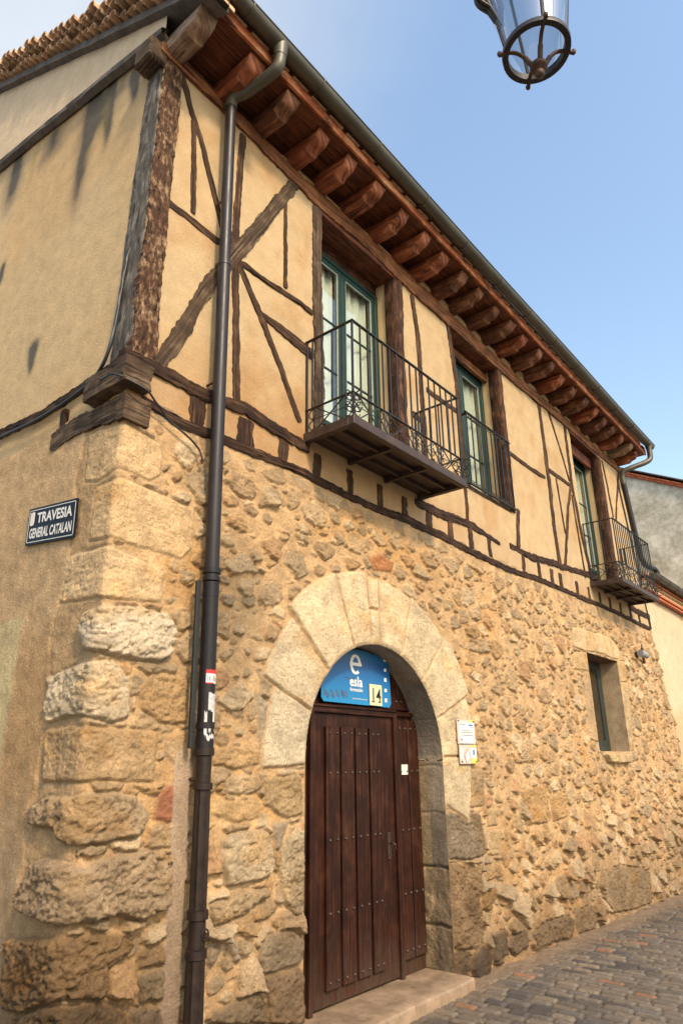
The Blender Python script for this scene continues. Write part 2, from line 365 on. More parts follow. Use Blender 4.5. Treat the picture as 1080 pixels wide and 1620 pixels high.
# ---------------------------------------------------------------- layout numbers (metres)
ARC_C, ARC_Z, ARC_R = 2.82, 1.83, 0.985
DOOR_Y = 0.27
GW = (8.06, 9.40, 1.94, 3.34)                 # small ground floor window
W1 = (2.00, 3.33, 4.56, 7.34); W2 = (4.63, 5.93, 5.03, 7.34); W3 = (8.66, 9.98, 4.53, 7.36)
BELT = 4.17
def ground_z(x, y=0): return -0.03-0.026*np.clip(np.asarray(x, float)-4, -0.0, 40)
def sd_arch(x, z):
    return np.where(z > ARC_Z, np.hypot(x-ARC_C, z-ARC_Z)-ARC_R, np.abs(x-ARC_C)-ARC_R)
def sd_rect(x, z, r):
    dx = np.abs(x-(r[0]+r[1])/2)-(r[1]-r[0])/2; dz = np.abs(z-(r[2]+r[3])/2)-(r[3]-r[2])/2
    return np.maximum(dx, dz)
def snap(Ug, Zg, sdf, cell):
    d = sdf(Ug, Zg); e = 1e-3
    gx = (sdf(Ug+e, Zg)-sdf(Ug-e, Zg))/(2*e); gz = (sdf(Ug, Zg+e)-sdf(Ug, Zg-e))/(2*e)
    l = np.hypot(gx, gz)+1e-9; m = (np.abs(d) < cell*0.75)
    Ug = np.where(m, Ug-gx/l*d, Ug); Zg = np.where(m, Zg-gz/l*d, Zg)
    hole = d < -cell*0.74
    keep = ~(hole[:-1, :-1] | hole[1:, :-1] | hole[:-1, 1:] | hole[1:, 1:])
    # a face whose corners were all snapped or inside and whose centre is inside
    cu = (Ug[:-1, :-1]+Ug[1:, 1:])/2; cz = (Zg[:-1, :-1]+Zg[1:, 1:])/2
    keep &= sdf(cu, cz) > -1e-4
    return Ug, Zg, keep, np.maximum(d, 0)

house = thing('old_house', 'half-timbered ochre house with rubble stone ground floor, arched door and iron balconies', 'house', (0, 0, 0))

# ================================================================ rubble wall
MORTAR = np.array((0.61, 0.42, 0.235)); 
def rubble(u, z, ax=0.155, az=0.105, seed=3):
    """irregular stones: returns edge distance, per-cell randoms and local offsets"""
    wu = u+0.035*fbm(u*5, z*5, 41, 3)+0.012*fbm(u*22, z*22, 43, 2); wz = z+0.030*fbm(u*5, z*5, 47, 3)+0.010*fbm(u*22, z*22, 49, 2)
    gi = np.floor(wu/ax); gj = np.floor(wz/az)
    F1 = np.full(u.shape, 1e9); F2 = F1.copy(); ci = np.zeros(u.shape); cj = np.zeros(u.shape); du = np.zeros(u.shape); dz_ = np.zeros(u.shape)
    for di in (-2, -1, 0, 1, 2):
        for dj in (-2, -1, 0, 1, 2):
            i = gi+di; j = gj+dj
            su = (i+0.15+0.7*_h(i, j, seed)+0.5*np.mod(j, 2))*ax; sz = (j+0.12+0.76*_h(i, j, seed+1))*az
            wgt = 0.55*_h(i, j, seed+2)**1.5*ax
            d = np.hypot((wu-su), (wz-sz)*1.35)-wgt
            m = d < F1
            F2 = np.where(m, F1, np.minimum(F2, d)); F1 = np.where(m, d, F1)
            ci = np.where(m, i, ci); cj = np.where(m, j, cj); du = np.where(m, wu-su, du); dz_ = np.where(m, wz-sz, dz_)
    return F2-F1, ci, cj, du, dz_

PXS = []   # hand placed stones: (pixel polygon, height, colour, roughness)
def zp(x0, y0, s, pts): return [(x0+a/s, y0+b/s) for a, b in pts]
TAN = (0.66, 0.475, 0.275); CREAM = (0.66, 0.55, 0.39); GOLD = (0.47, 0.32, 0.17); GREY = (0.36, 0.285, 0.205); BROWN = (0.29, 0.19, 0.105); RED = (0.40, 0.18, 0.105)
def S(px, h, col, rg=1.0): PXS.append((px, h, np.array(col), rg))
S([(143,688),(195,668),(232,690),(256,705),(254,752),(235,762),(190,740),(158,760),(135,762)], .012, TAN, .5)
S([(155,772),(190,757),(250,780),(308,806),(303,868),(288,884),(230,868),(176,850),(141,857)], .014, TAN, .6)
S([(97,884),(170,864),(232,890),(258,905),(255,955),(165,945),(88,955)], .016, (0.68,.50,.30), .7)
Z4 = lambda p: zp(0, 860, 3.176, p)
S(Z4([(410,430),(430,350),(500,310),(700,320),(840,350),(880,430),(860,560),(790,600),(600,570),(440,540)]), .045, (0.62,.52,.385), 1.8)
S(Z4([(215,800),(230,680),(330,640),(430,595),(570,590),(640,680),(650,870),(560,900),(430,860),(250,900)]), .035, (0.62,.50,.345), 1.4)
S(Z4([(700,720),(760,650),(900,660),(945,700),(940,900),(800,900),(710,830)]), .022, GOLD, 1.2)
S(Z4([(240,930),(430,920),(620,930),(800,945),(790,1000),(775,1200),(500,1190),(220,1200)]), .022, (0.49,.345,.195), .9)
S(Z4([(820,955),(940,940),(935,1120),(900,1140),(830,1070)]), .02, (0.50,.36,.21), .9)
Z5 = lambda p: zp(0, 1240, 3.176, p)
S(Z5([(790,60),(850,10),(895,15),(895,180),(840,200),(780,170)]), .022, RED, .8)
S(Z5([(150,130),(250,60),(400,60),(560,45),(680,60),(735,150),(720,240),(640,270),(520,290),(400,320),(320,300),(290,220),(180,220)]), .055, (0.40,.30,.19), 2.0)
S(Z5([(120,590),(190,400),(260,370),(420,410),(600,350),(750,325),(885,330),(880,570),(790,640),(690,690),(560,660),(400,700),(260,700),(150,640)]), .085, (0.39,.29,.185), 2.6)
S(Z5([(50,770),(180,760),(400,765),(650,750),(670,830),(540,930),(520,1080),(300,1090),(150,1150),(40,1130)]), .06, (0.27,.175,.09), 2.4)
S(Z5([(700,960),(850,920),(860,1080),(700,1110),(680,1000)]), .045, (0.33,.245,.15), 1.6)
S(Z5([(680,850),(800,800),(860,830),(840,900),(700,930)]), .03, (0.30,.20,.11), 1.4)
S(Z5([(240,1110),(420,1100),(490,1100),(600,1130),(640,1207),(580,1330),(100,1330),(70,1200)]), .07, (0.21,.14,.075), 2.2)
S(Z5([(660,1130),(860,1110),(880,1330),(640,1330)]), .04, (0.26,.19,.12), 1.8)
Z6 = lambda p: zp(320, 1180, 3.682, p)
S(Z6([(130,200),(180,170),(320,170),(350,240),(300,270),(180,290),(130,260)]), .025, (0.48,.36,.225), 1.2)
S(Z6([(110,540),(160,510),(350,480),(390,520),(400,700),(370,760),(230,800),(130,815),(105,700)]), .05, (0.47,.37,.245), 1.2)
S(Z6([(360,190),(575,170),(578,400),(480,415),(420,380),(355,340)]), .022, (0.45,.325,.18), 1.1)
S(Z6([(410,450),(500,450),(440,610),(415,600)]), .025, GREY, 1.2)
S(Z6([(545,480),(590,500),(590,960),(530,990),(470,900),(440,660),(480,560)]), .035, (0.49,.39,.255), 2.0)
S(Z6([(330,1150),(380,1100),(520,1065),(585,1130),(585,1230),(520,1280),(340,1330),(320,1240)]), .04, (0.33,.255,.17), 1.2)
S(Z6([(345,1350),(560,1280),(585,1350),(585,1619),(380,1619)]), .045, (0.29,.20,.12), 1.5)
S(Z6([(30,930),(200,850),(370,830),(370,880),(230,980),(40,1060)]), .05, (0.38,.28,.17), 2.2)
S(Z6([(280,960),(400,890),(425,940),(380,1000),(290,1020)]), .04, (0.42,.30,.18), 1.4)
S(Z6([(30,1150),(90,1130),(100,1200),(50,1290),(25,1260)]), .03, GREY, 1.2)
S(Z6([(140,1100),(190,1090),(215,1260),(180,1260),(135,1160)]), .035, GREY, 1.4)
S(Z6([(60,1560),(200,1470),(320,1440),(370,1619),(20,1619)]), .05, (0.27,.20,.13), 1.8)
S(Z6([(80,20),(170,0),(340,20),(340,100),(185,130),(60,110)]), .02, (0.50,.34,.18), 1.2)
S(Z6([(140,320),(320,310),(330,420),(200,450),(60,400)]), .014, (0.49,.335,.175), 1.0)
Z7 = lambda p: zp(660, 1180, 4.05, p)
S(Z7([(150,140),(320,135),(325,400),(150,410)]), .022, (0.47,.355,.22), .8)
S(Z7([(332,150),(425,150),(425,380),(335,400)]), .018, (0.44,.32,.19), 1.0)
S(Z7([(150,430),(390,430),(425,690),(330,730),(150,720)]), .035, (0.25,.195,.135), 1.3)
S(Z7([(150,750),(390,760),(395,1000),(390,1270),(270,1310),(150,1260)]), .05, (0.31,.215,.125), 2.2)
S(Z7([(430,400),(500,400),(512,510),(450,520)]), .02, (0.52,.38,.21), .8)
S(Z7([(440,540),(530,530),(520,700),(445,700)]), .02, (0.50,.36,.20), .8)
S(Z7([(410,760),(500,750),(495,840),(420,880)]), .03, (0.42,.29,.16), 1.3)
S(Z7([(410,930),(490,910),(500,960),(450,1060),(410,1040)]), .04, (0.33,.21,.10), 1.5)
S(Z7([(350,1340),(420,1270),(440,1350),(425,1480),(350,1490),(330,1430)]), .075, (0.14,.105,.075), 1.2)
S(Z7([(470,1230),(520,1200),(535,1330),(520,1400),(475,1400)]), .06, (0.18,.135,.09), 1.2)
S(Z7([(160,1330),(300,1310),(340,1380),(300,1480),(160,1500)]), .045, (0.21,.14,.085), 1.6)
Z8 = lambda p: zp(860, 960, 5.4, p)
LS = (0.68, 0.51, 0.31)
S(Z8([(225,170),(300,190),(400,215),(430,385),(350,385),(250,340)]), .022, LS, .5)
S(Z8([(405,217),(490,240),(515,410),(435,388)]), .022, LS, .5)
S(Z8([(495,243),(560,265),(610,330),(635,400),(635,445),(580,446),(515,413)]), .024, LS, .5)
S(Z8([(235,378),(350,398),(384,550),(250,532)]), .018, (0.56,.40,.22), .5)
S(Z8([(330,560),(385,565),(475,1160),(385,1130)]), .02, (0.52,.38,.23), .6)
S(Z8([(600,460),(680,470),(705,640),(620,640)]), .02, (0.56,.40,.22), .5)
S(Z8([(628,650),(700,655),(765,1220),(735,1240),(690,1150)]), .02, (0.54,.40,.24), .6)
S(Z8([(500,1252),(600,1252),(598,1335),(535,1335)]), .085, (0.55,.41,.24), .6)
S(Z8([(610,1252),(722,1252),(716,1337),(612,1335)]), .085, (0.55,.41,.24), .6)
S([(582,884),(600,876),(622,890),(618,905),(590,902)], .012, (0.46,.22,.10), .8)
S([(404,1095),(424,1112),(476,1122),(480,1216),(414,1212)], .024, (0.50,.41,.29), 1.0)
for px in ([(822,1250),(862,1240),(866,1300),(835,1305)], [(868,1262),(892,1255),(898,1290),(875,1300)]):
    S(px, .03, (0.47,.31,.155), 1.2)
S([(950,1380),(975,1368),(1003,1372),(1024,1378),(1027,1428),(1000,1438),(965,1444),(952,1420)], .04, (0.40,.29,.175), 1.5)
S([(838,1478),(856,1458),(888,1448),(905,1452),(900,1482),(870,1492),(846,1502)], .05, (0.30,.215,.13), 1.8)
S([(908,1440),(930,1432),(942,1450),(936,1470),(910,1478)], .045, (0.33,.235,.14), 1.6)
S([(806,1478),(828,1468),(832,1498),(812,1512),(800,1500)], .05, (0.24,.175,.115), 1.6)
S([(775,1480),(798,1470),(796,1512),(778,1522)], .055, (0.20,.15,.10), 1.5)

stones = []
for px, h, c, rg in PXS:
    stones.append(([U(*p) for p in px], h, c, rg))
def vous(a0, a1, r0, r1, h, col, rg=.45):
    n = 6; g = .010; ps = []
    for k in range(n+1):
        a = math.radians(a0+(a1-a0)*k/n); ps.append((ARC_C+r0*math.cos(a), ARC_Z+r0*math.sin(a)))
    for k in range(n, -1, -1):
        a = math.radians(a0+(a1-a0)*k/n); ps.append((ARC_C+r1*math.cos(a), ARC_Z+r1*math.sin(a)))
    stones.append((ps, h, np.array(col), rg))
VC = (0.71, 0.575, 0.385)
for a0, a1, r1, col in ((182,158.7,1.44,(0.63,.53,.38)), (158.2,137.2,1.58,(0.66,.54,.375)), (136.0,112.5,1.67,VC), (111.9,97.0,1.65,VC), (89.8,70.7,1.60,VC),
                        (70.1,47.0,1.62,(0.66,.535,.36)), (46.4,22.7,1.69,(0.67,.545,.365)), (22.1,1.7,1.62,(0.66,.535,.355))):
    vous(a0, a1, ARC_R-.03, r1, .026, col)
vous(96.5, 90.2, ARC_R-.03, 1.30, .022, VC); vous(96.5, 90.2, 1.312, 1.60, .022, VC)
vous(1.2, -22, ARC_R-.03, 1.50, .024, (0.62,.50,.335))

def cells(u, z, ax, az, seed, present, low, cov, hmin, hvar):
    e, ci, cj, du, dz = rubble(u, z, ax, az, seed)
    r = [_h(ci, cj, 101+seed*7+k) for k in range(5)]
    gap = 0.012+cov+0.20*ax*r[4]
    t = np.clip(0.5+dz/az*1.1, 0, 1)                      # 0 lower rim, 1 upper rim of a stone
    soft = 0.009+0.075*t**1.4
    mask = sst(gap-0.003, gap+soft, e); mask = np.where(r[3] > present, 0, mask)
    # chipped faces: two crossing tilted planes, leaning out towards the lower rim
    pa = (r[0]-0.5)*0.18*du+(r[1]-0.5)*0.1*dz; pb = (r[2]-0.5)*0.26*du-(r[3]-0.3)*0.16*dz+0.003
    hh = hmin+hvar*r[0]**1.3+np.minimum(pa, pb)-(0.06+0.20*r[2])*dz
    groove = np.exp(-((e-gap+0.003)/0.0065)**2)*sst(0.62, 0.30, t+0.25*(r[1]-0.5))*(0.35+0.65*r[4])*(r[3] <= present)
    return mask, hh, r, e-gap, groove
def wall_color_height(u, z):
    low = sst(1.9, 0.3, z)
    cover = 0.006+0.036*np.clip(fbm(u*0.9, z*0.9, 71, 3)+0.15, 0, 1)-0.010*low+0.010*sst(2.6, 3.9, z)
    m1, h1, r, e1, g1 = cells(u, z, 0.265, 0.165, 3, 0.80, low, cover*0.8, 0.014, 0.024)
    m2, h2, q, e2, g2 = cells(u+3.3, z+1.7, 0.140, 0.095, 8, 0.72, low, cover*0.7, 0.007, 0.018)
    big = sst(-0.02, 0.012, np.where(m1 > 0, e1, -1)+0.012)
    m2 = m2*(1-big)*np.where(m1 > 0.02, 0, 1); g2 = g2*(1-big)*np.where(m1 > 0.02, 0, 1)
    fine = fbm(u*42, z*42, 61, 4, 0.6); mid = fbm(u*13, z*18, 63, 5, 0.6); strat = fbm(u*8, z*44, 65, 3); rid = 1-np.abs(fbm(u*11, z*15, 68, 4))*2.2
    base = 0.010*fbm(u*1.4, z*1.4, 66, 3)+0.007*fbm(u*4, z*4, 67, 3)+0.0040*fine+0.006*mid
    rough = 0.015*mid+0.007*strat+0.006*fine-0.010*np.clip(rid-0.75, 0, 1)
    H = base+m1*(np.maximum(h1, 0.004)*(0.75+1.1*low)+rough)+m2*(np.maximum(h2, 0.003)+rough*0.7)-0.024*np.maximum(g1, 0.8*g2)*(0.8+0.5*low)
    # mortar sinks a little just under the stones
    side = sst(0.03, -0.03, u); m1 = m1*(1-side); m2 = m2*(1-side); H = H*(1-side)+(0.006+base)*side
    mask = np.maximum(m1, m2); H = H-0.006*sst(0.0, 0.25, mask)*(1-sst(0.25, 0.8, mask)); H = H*(1-0.85*sst(3.93, 4.06, z))
    pal = np.array([(0.47,.345,.205), (0.54,.41,.26), (0.40,.285,.17), (0.46,.30,.155), (0.37,.29,.195), (0.60,.48,.32), (0.44,.27,.15), (0.43,.335,.22)])
    C = MORTAR*(1+0.14*fbm(u*2.2, z*2.2, 69, 4)+0.10*fbm(u*9, z*9, 70, 3))[..., None]
    og = sst(0.15, 0.6, fbm(u*1.6+5, z*1.6, 72, 4))[..., None]; C = C*(1-og*np.array((0.02, 0.10, 0.24)))
    pc = pal[(r[2]*7.99).astype(int)]*(0.80+0.34*r[3])[..., None]; pc2 = pal[(q[2]*7.99).astype(int)]*(0.80+0.34*q[3]/0.8)[..., None]
    tone = (1+0.22*mid+0.10*fine)[..., None]
    s1 = (0.80*sst(0.2, 0.85, m1))[..., None]; s2 = (0.72*sst(0.2, 0.85, m2))[..., None]
    C = C*(1-s1)+pc*tone*s1; C = C*(1-s2)+pc2*tone*s2
    C = C*(1-side[..., None])+np.array((0.49, 0.34, 0.19))*(1+0.12*mid+0.08*fine)[..., None]*side[..., None]
    stone = sst(0.2, 0.9, mask)
    # hand placed stones
    for poly, h, col, rg in stones:
        xs = [p[0] for p in poly]; zs = [p[1] for p in poly]; pad = 0.07
        sel = (u > min(xs)-pad) & (u < max(xs)+pad) & (z > min(zs)-pad) & (z < max(zs)+pad)
        if not sel.any(): continue
        uu = u[sel]; zz = z[sel]; k = int(abs(xs[0]*1000)+abs(zs[0]*777)) % 997
        wob = (0.006+0.006*min(rg, 1.6))
        d = sd_poly(uu+wob*fbm(uu*14, zz*14, k, 3), zz+wob*fbm(uu*14+50, zz*14, k+5, 3), poly)
        inn = sst(0.004, -0.014, d); ring = sst(0.020, 0.004, d)
        cx = sum(xs)/len(xs); cz = sum(zs)/len(zs)
        rr = rg*(0.012*fbm(uu*6, zz*9, k+9, 6, 0.66)+0.0060*fbm(uu*38, zz*44, k+11, 4, 0.6))
        crag = -np.clip(fbm(uu*14, zz*30, k+13, 4)-0.22, 0, 1)*0.045*rg*0.7-0.02*(rg > .9)*np.clip(0.06-np.abs(fbm(uu*5, zz*7, k+15, 3)), 0, 1)/0.06*0.35*rg
        rr = rr-rg*0.012*np.clip(1-np.abs(fbm(uu*9+7, zz*12, k+31, 5, 0.62))*6, 0, 1)*0.6+rg*0.0035*fbm(uu*70, zz*70, k+33, 2)
        rnd = np.clip(-d/(0.012+0.016*min(rg, 2)), 0, 1); rnd = np.sqrt(1-(1-rnd)**2)
        hs = h*(0.45+0.55*rnd)+rr+crag-0.05*(rg > 1.1)*(zz-cz)*h/0.05
        Hs = H[sel]; Hs = Hs*(1-ring)+0.002*fbm(uu*30, zz*30, 5, 2)*ring
        Hs = Hs-0.008*rg*np.exp(-((d-0.004)/0.006)**2)*(zz < cz)
        H[sel] = Hs*(1-inn)+np.maximum(hs, 0.004)*inn
        cc = col*(1+0.20*fbm(uu*5, zz*7, k+3, 5)+0.10*fbm(uu*40, zz*40, k+4, 3))[:, None]; wm = sst(0.1, 0.55, fbm(uu*3+3, zz*4, k+6, 4))[:, None]; cc = cc*(1-wm*np.array((0.0, 0.10, 0.25)))
        dk = sst(0.05, 0.5, fbm(uu*4+9, zz*5, k+21, 4))[:, None]*0.35*min(rg, 2)/2
        cc = cc*(1-dk*np.array([0.5, 0.6, 0.7]))
        Cs = C[sel]; mo = (MORTAR*0.92 if rg == .45 else MORTAR*0.5+col*0.42)*(1+0.08*fbm(uu*4, zz*4, 3, 2))[:, None]
        Cs = Cs*(1-ring[:, None])+mo*ring[:, None]; C[sel] = Cs*(1-inn[:, None])+cc*inn[:, None]
        st = stone[sel]; stone[sel] = st*(1-ring)+inn*ring
    # pale mortar strip behind the lower drainpipe
    pxs = 0.793+(0.44-z)*0.0226
    strip = sst(0.02, 0.0, np.abs(u-(pxs-0.085))-0.055)*sst(1.95, 1.85, z)
    H = H*(1-strip)+0.020*strip; C = C*(1-strip[..., None])+np.array((0.46, 0.35, 0.25))*(1+0.08*mid)[..., None]*strip[..., None]; stone = stone*(1-strip)
    # plaster coat of the side street wall with a ragged edge
    edge = -(0.50+0.07*fbm(z*2.2, z*0+1, 83, 3)+0.03*fbm(z*9, z*0+4, 85, 2)-0.05*sst(3.2, 2.6, z)*0+0.10*sst(1.5, 0.6, z))
    pl = sst(edge+0.015, edge-0.015, u)
    phh = 0.013+0.008*fbm(u*2, z*2, 87, 3)+0.0035*fbm(u*24, z*24, 89, 3)
    pcx = np.array((0.60, 0.425, 0.245))*(1+0.12*fbm(u*1.3, z*1.3, 91, 4))[..., None]
    low2 = sst(1.9, 1.1, z+0.25*fbm(u*3, z*3, 95, 3))[..., None]; pcx = pcx*(1-low2)+np.array((0.43, 0.31, 0.19))*low2
    warm = (sst(2.9, 2.4, z)*sst(-0.98, -0.90, u))[..., None]; pcx = pcx*(1-0.55*warm*(1-low2))+np.array((0.40, 0.235, 0.105))*0.55*warm*(1-low2)
    patch = (sst(0.012, 0, np.maximum(np.abs(u+1.6)-0.62, np.abs(z-2.0)-0.77)))[..., None]*(1-low2)
    pcx = pcx*(1-patch)+np.array((0.60, 0.49, 0.28))*patch
    H = H*(1-pl)+phh*pl; C = C*(1-pl[..., None])+pcx*pl[..., None]; stone = stone*(1-pl)+0.30*pl
    # plaster skin thinly carried over the upper side of the corner stones
    # splash and soot stains near the ground, rain marks
    dirt = sst(1.15, 0.0, z+0.35*fbm(u*2.5, z*2.0, 93, 4))*0.60+0.10*sst(0.2, 0.7, fbm(u*1.1+7, z*0.6, 97, 4))
    dirt = dirt+0.35*sst(1.6, 0.5, z+0.3*fbm(u*3, z*3, 96, 4))*sst(1.0, 0.5, u)*(1-pl)
    dirt = np.clip(dirt, 0, 0.75)[..., None]
    C = C*(1-dirt)+C*np.array((0.42, 0.40, 0.40))*dirt
    return H, C, stone

u1 = np.arange(-2.9, -1.2, 0.03); u2 = np.arange(-1.2, 5.0, 0.0085); u3 = np.arange(5.0, 8.0, 0.011); u4 = np.arange(8.0, 12.45, 0.014)
us = np.concatenate([u1, u2, u3, u4]); zs = np.arange(-0.5, BELT+0.05, 0.009)
Ug, Zg = np.meshgrid(us, zs, indexing='ij')
sdf = lambda x, z: np.minimum(sd_arch(x, z), sd_rect(x, z, GW))
Ug2, Zg2, keep, dh = snap(Ug, Zg, sdf, 0.0085)
H, C, ST = wall_color_height(Ug2, Zg2)
k = sst(0.0, 0.035, dh); H = H*k+(0.012)*(1-k)-0.010*np.exp(-dh/0.008)*1.0
# right end leans outwards lower down
endx = 11.66+0.30*np.clip((4.27-Zg2)/1.0, 0, 2.0)
keep &= (Ug2[:-1, :-1] < endx[:-1, :-1])
Rr = 0.025+0.09*sst(2.9, 1.2, Zg2)+0.02*fbm(Zg2*3, Zg2*0, 5, 2)
t = np.clip((Ug2+Rr)/(2*Rr), 0, 1)*PI/2
nx = -np.cos(t); ny = -np.sin(t)
X = np.where(Ug2 < -Rr, 0, np.where(Ug2 > Rr, Ug2, Rr-Rr*np.cos(t))); Y = np.where(Ug2 < -Rr, -Ug2, np.where(Ug2 > Rr, 0, Rr-Rr*np.sin(t)))
P = np.stack([X+nx*H, Y+ny*H, Zg2], -1)
C = 0.86*C**1.10*np.array((1.0, 1.0, 0.99))
grid_mesh('stone_wall', P, keep, C, ST, M['stone'], house)

# arch reveal
def reveal(name, prof, y0, y1, dy, colfn, mat, inward, amp=0.004):
    prof = np.array(prof); ys = np.arange(y0, y1+dy*0.5, dy)
    A, B = np.meshgrid(np.arange(len(prof)), ys, indexing='ij')
    X = prof[A, 0]; Z = prof[A, 1]; s = np.concatenate([[0], np.cumsum(np.hypot(*(np.diff(prof, axis=0).T)))])[A]
    tx = np.gradient(prof[:, 0])[A]; tz = np.gradient(prof[:, 1])[A]; l = np.hypot(tx, tz)+1e-9
    nx, nz = tz/l*inward, -tx/l*inward
    h, c, st = colfn(X, Z, s, B)
    fade = sst(y0, y0+0.03, B); h = h*fade
    P = np.stack([X+nx*h, B, Z+nz*h], -1)
    return grid_mesh(name, P, np.ones((len(prof)-1, len(ys)-1), bool), c, st, mat, house)
pr = [(ARC_C-ARC_R, z) for z in np.arange(-0.12, ARC_Z, 0.012)]+[(ARC_C-ARC_R*math.cos(a), ARC_Z+ARC_R*math.sin(a)) for a in np.arange(0, PI+0.006, 0.012)]+[(ARC_C+ARC_R, z) for z in np.arange(ARC_Z, -0.12, -0.012)]
def arch_col(X, Z, s, B):
    ang = np.degrees(np.arctan2(Z-ARC_Z, X-ARC_C)); right = X > ARC_C
    c = np.zeros(X.shape+(3,)); c[:] = (0.44, 0.355, 0.26)
    h = 0.004*fbm(s*9, B*9, 201, 4)+0.002*fbm(s*40, B*40, 203, 3)
    st = np.ones(X.shape)
    for ja in (136.3, 112, 96.7, 90, 70, 46.5, 22.2, 158.5):
        j = np.exp(-((ang-ja)/0.5)**2)*(Z > ARC_Z); h = h-0.006*j; c = c*(1-0.6*j[..., None])+MORTAR*0.6*j[..., None]
    for jz in (1.78, 1.36, 0.90, 0.42):
        j = np.exp(-((Z-jz-0.01*fbm(B*8, B*0, 7, 2))/0.010)**2)*(Z < ARC_Z); h = h-0.010*j; c = c*(1-0.6*j[..., None])+MORTAR*0.7*j[..., None]
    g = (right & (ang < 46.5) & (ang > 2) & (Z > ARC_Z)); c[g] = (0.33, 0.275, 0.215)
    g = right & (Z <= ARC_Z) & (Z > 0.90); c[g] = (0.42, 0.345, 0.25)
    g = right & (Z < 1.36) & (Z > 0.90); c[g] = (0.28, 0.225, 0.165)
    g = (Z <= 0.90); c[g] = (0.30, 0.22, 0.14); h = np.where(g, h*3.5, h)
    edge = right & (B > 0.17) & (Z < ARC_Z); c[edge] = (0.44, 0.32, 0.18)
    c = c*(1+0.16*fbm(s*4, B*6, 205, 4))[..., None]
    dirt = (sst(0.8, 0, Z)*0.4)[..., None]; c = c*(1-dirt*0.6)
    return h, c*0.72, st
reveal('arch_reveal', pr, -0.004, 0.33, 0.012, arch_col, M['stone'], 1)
pr = [(GW[0], z) for z in np.arange(GW[2], GW[3], 0.03)]+[(x, GW[3]) for x in np.arange(GW[0], GW[1], 0.03)]+[(GW[1], z) for z in np.arange(GW[3], GW[2], -0.03)]+[(x, GW[2]) for x in np.arange(GW[1], GW[0]-0.03, -0.03)]
def win_col(X, Z, s, B):
    c = np.zeros(X.shape+(3,)); c[:] = (0.36, 0.27, 0.17); h = 0.006*fbm(s*7, B*7, 211, 4)
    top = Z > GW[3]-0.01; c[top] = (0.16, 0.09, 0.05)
    return h, c*(1+0.16*fbm(s*5, B*6, 215, 4))[..., None], np.ones(X.shape)
reveal('window_reveal', pr, -0.004, 0.34, 0.02, win_col, M['stone'], 1)

# ================================================================ plaster above the belt
FP = np.array((0.425, 0.312, 0.178))
us = np.arange(0.0, 11.62, 0.022); zs = np.arange(BELT+0.0, 7.56, 0.022)
Ug, Zg = np.meshgrid(us, zs, indexing='ij')
sdf = lambda x, z: np.minimum(np.minimum(sd_rect(x, z, W1), sd_rect(x, z, W2)), sd_rect(x, z, W3))
Ug, Zg, keep, dh = snap(Ug, Zg, sdf, 0.022)
H = 0.005*fbm(Ug*1.1, Zg*1.1, 301, 3)+0.0025*fbm(Ug*9, Zg*9, 303, 3)+0.0015*fbm(Ug*3.5, Zg*3.5, 304, 3)+0.004*(1-sst(0, 0.05, dh))*0
C = FP*(1+0.07*fbm(Ug*0.8, Zg*0.8, 305, 4))[..., None]
st = sst(0.10, 0.55, fbm(Ug*1.7+3, Zg*1.7, 307, 5))[..., None]; C = C*(1-st*np.array((0.10, 0.20, 0.30)))
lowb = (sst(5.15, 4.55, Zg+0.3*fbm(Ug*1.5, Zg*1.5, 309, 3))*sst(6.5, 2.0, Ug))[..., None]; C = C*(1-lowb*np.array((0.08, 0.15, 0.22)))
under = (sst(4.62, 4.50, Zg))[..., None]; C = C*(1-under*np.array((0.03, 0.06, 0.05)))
ring = np.exp(-((fbm(Ug*2.1+9, Zg*2.1, 311, 4)-0.05)/0.02)**2)*sst(0.1, 0.4, fbm(Ug*0.9, Zg*0.9, 313, 2)+0.2); C = C*(1-0.10*ring[..., None]*np.array((0.6, 1, 1.3)))
rightedge = Ug > 11.62-(Zg-4.27)*0.10+0.0
keep &= ~(rightedge[:-1, :-1])
P = np.stack([Ug, -H, Zg], -1)
crk = np.exp(-(fbm(Ug*1.6+30, Zg*1.6, 331, 5, 0.62)/0.006)**2)*sst(0.05, 0.35, fbm(Ug*0.7, Zg*0.7+20, 333, 3)); C = C*(1-0.30*crk[..., None])
bl = sst(0.1, 0.5, fbm(Ug*2.4+13, Zg*1.1, 335, 5, 0.6))[..., None]; C = C*(1-bl*np.array((0.07, 0.11, 0.15)))
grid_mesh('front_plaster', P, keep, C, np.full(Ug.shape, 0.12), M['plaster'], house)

# gable plaster (x = 0 plane, y = depth)
RK0, RKS = 7.93, 0.577
ys = np.arange(0.0, 9.2, 0.025); zs = np.arange(BELT, 10.9, 0.025)
Yg, Zg = np.meshgrid(ys, zs, indexing='ij')
rake = np.minimum(RK0+RKS*Yg, RK0+RKS*(9.2-Yg))
mould = 7.70+0.236*Yg
upper = sst(0.0, 0.02, Zg-mould)
H = 0.007*fbm(Yg*1.0, Zg*1.0, 401, 3)+0.004*fbm(Yg*9, Zg*9, 403, 3)+0.03*upper
lo = np.array((0.50, 0.36, 0.195)); hi = np.array((0.56, 0.435, 0.29))
C = (lo*(1-upper[..., None])+hi*upper[..., None])*(1+0.10*fbm(Yg*0.7, Zg*0.7, 405, 4))[..., None]
def streak(y, ztop, wd, ln, k):
    wv = y+0.06*fbm(Zg*1.4+k*7, Zg*0, 411+k, 3)
    m = np.exp(-((Yg-wv)/(wd*1.35*(0.6+0.7*vn(Zg*3, Zg*0, 77+k))))**2)*sst(ztop-ln*1.1, ztop-ln*0.5, Zg)*sst(ztop+0.1, ztop-0.05, Zg)
    return m*(0.7+0.5*fbm(Yg*5, Zg*2, 421+k, 4))
